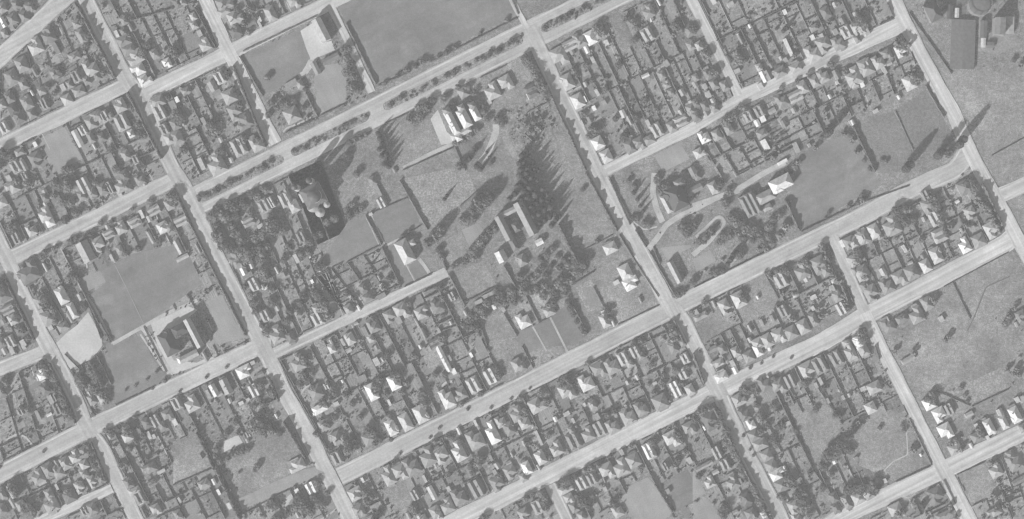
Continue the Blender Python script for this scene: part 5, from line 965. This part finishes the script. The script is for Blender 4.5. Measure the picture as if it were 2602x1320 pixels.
for t_ in sorted(TREE, key=lambda e: (e[0]*UX - e[1]*UY)):
    nm, words = tname(t_); x, y, r, f = t_; cnt[nm] = cnt.get(nm, 0) + 1
    sc_ = random.uniform(.88, 1.15)
    if cnt[nm] > 300: thicket.append(t_); continue
    blk = block_of(x, y)[0]; k_of[(blk, nm)] = n = k_of.get((blk, nm), 0)+1; bw_ = BLOCKS[blk][0]
    wx, wy = W(x, y); o = empty(nm, wx, wy, rz=random.uniform(0, 6.28))
    if f == 'a': lab = '%s, %s counting along the avenue from its lower end' % (words, ordinal(cnt[nm]))
    else: lab = '%s, %s from west among those of %s' % (words, ordinal(n), bw_.replace('the ', '', 1))
    lab = short(lab); tag(o, lab, 'tree', words.split()[-1] + ' trees of ' + bw_)
    if f == 't': S = (r*sc_, r*sc_, r*sc_*1.5); cm, tm = random.choice(CB), TB
    elif f in 'ba': S = (r*sc_, r*sc_, r*sc_*random.uniform(.68, .9)); cm, tm = random.choice(CB), TB
    elif f == 'c': h = {3: 9, 4: 11, 5: 13, 6: 14, 7: 16, 8: 18, 9: 19}[int(r)]*sc_; S = (h*1.05, h*1.05, h); cm, tm = random.choice(CC), TC
    else: h = {3: 14, 4: 20, 5: 24, 6: 28}[int(r)]*sc_; S = (h*1.75, h*1.75, h); cm, tm = random.choice(CQ), TC
    for me, nn in ((tm, 'trunk'), (cm, 'crown')):
        p = bpy.data.objects.new(nn, me); COL.objects.link(p); p.parent = o; p.scale = S
# uncountable garden shrubs
free = yard & ~taken & ~roofs
low = RNG.random((H_//14+3, W_//14+3)); gy, gx = np.arange(H_)/14.0, np.arange(W_)/14.0
iy, ix = gy.astype(int), gx.astype(int); fy, fx = (gy-iy)[:, None], (gx-ix)[None]
dens = (low[iy][:, ix]*(1-fy)*(1-fx) + low[iy+1][:, ix]*fy*(1-fx) + low[iy][:, ix+1]*(1-fy)*fx + low[iy+1][:, ix+1]*fy*fx)
dens = np.clip((dens-.32)*2.2, .04, 1.0) * free
isl = np.zeros((H_, W_), bool)
for a, b, wd in ISL: fill(isl, capsule(a, b, wd-3))
dens = np.where(isl, .5, dens)
for b_ in (30, 31, 32):
    m = np.zeros((H_, W_), bool); fill(m, list(BLOCKS[b_][1])); dens = np.where(m & ~taken & ~roofs, np.maximum(dens, .55), dens)
for b_ in (27, 33, 10, 23): 
    m = np.zeros((H_, W_), bool); fill(m, list(BLOCKS[b_][1])); dens = np.where(m, dens*.12, dens)
p = dens.ravel()/dens.sum(); NS = 7500
idx = RNG.choice(p.size, NS, replace=False, p=p); sx, sy = (idx % W_) + RNG.random(NS), (idx // W_) + RNG.random(NS)
rad = RNG.choice([.5, .7, .9, 1.2, 1.6, 2.1], NS, p=[.26, .28, .22, .14, .07, .03]); c = np.stack([(sx-1301)*SC, (660-sy)*SC, rad*.75], 1)
v, f = lumps(c, rad, .95, .3); d = RNG.normal(size=(NS*3, 3)); d /= np.linalg.norm(d, axis=1)[:, None]
lv, lf = leaves(np.repeat(c, 3, 0) + d*np.repeat(rad, 3)[:, None], .35)
me = np_mesh('garden_shrubs', [(v, f), (lv, lf)], M['leaf3']); o = bpy.data.objects.new('garden_shrubs', me); COL.objects.link(o)
tag(o, 'countless low shrubs, bushes and vegetable plants filling the gardens', 'shrubs', kind='stuff')
if thicket:
    P = []
    for x, y, r, f in thicket:
        wx, wy = W(x, y); n = 14; d = RNG.normal(size=(n, 3)); d /= np.linalg.norm(d, axis=1)[:, None]; cc = d*r*.6; cc[:, 2] = cc[:, 2]*.8 + r; cc[:, 0] += wx; cc[:, 1] += wy; P.append(lumps(cc, RNG.uniform(.25, .45, n)*r))
    me = np_mesh('tree_foliage', P, M['leaf']); o = bpy.data.objects.new('tree_foliage', me); COL.objects.link(o); tag(o, 'remaining small garden foliage too dense to count', 'foliage', kind='stuff')
print('HOUSES', len(HOUSES), 'SHEDS', len(SHEDS), 'TREES', cnt, 'HEDGES', len(HEDGES), 'FENCES', len(FENCES), len(rest))

# ---------------------------------------------------------------- haze: the two kilometres of air below the camera
e = 12000.0; G = Geo(); G.box(-e, e, -e, e, -1.0, HEIGHT + 40)
hz = G.build('haze', None); tag(hz, 'thin pale even haze in the air over the town', 'haze', kind='stuff')
m = bpy.data.materials.new('haze_air'); m.use_nodes = True; t_ = m.node_tree; t_.nodes.clear()
out = t_.nodes.new('ShaderNodeOutputMaterial'); pv = t_.nodes.new('ShaderNodeVolumePrincipled')
pv.inputs['Color'].default_value = (.9, .9, .9, 1); pv.inputs['Density'].default_value = 0.00007
t_.links.new(pv.outputs[0], out.inputs['Volume']); hz.data.materials.append(m)
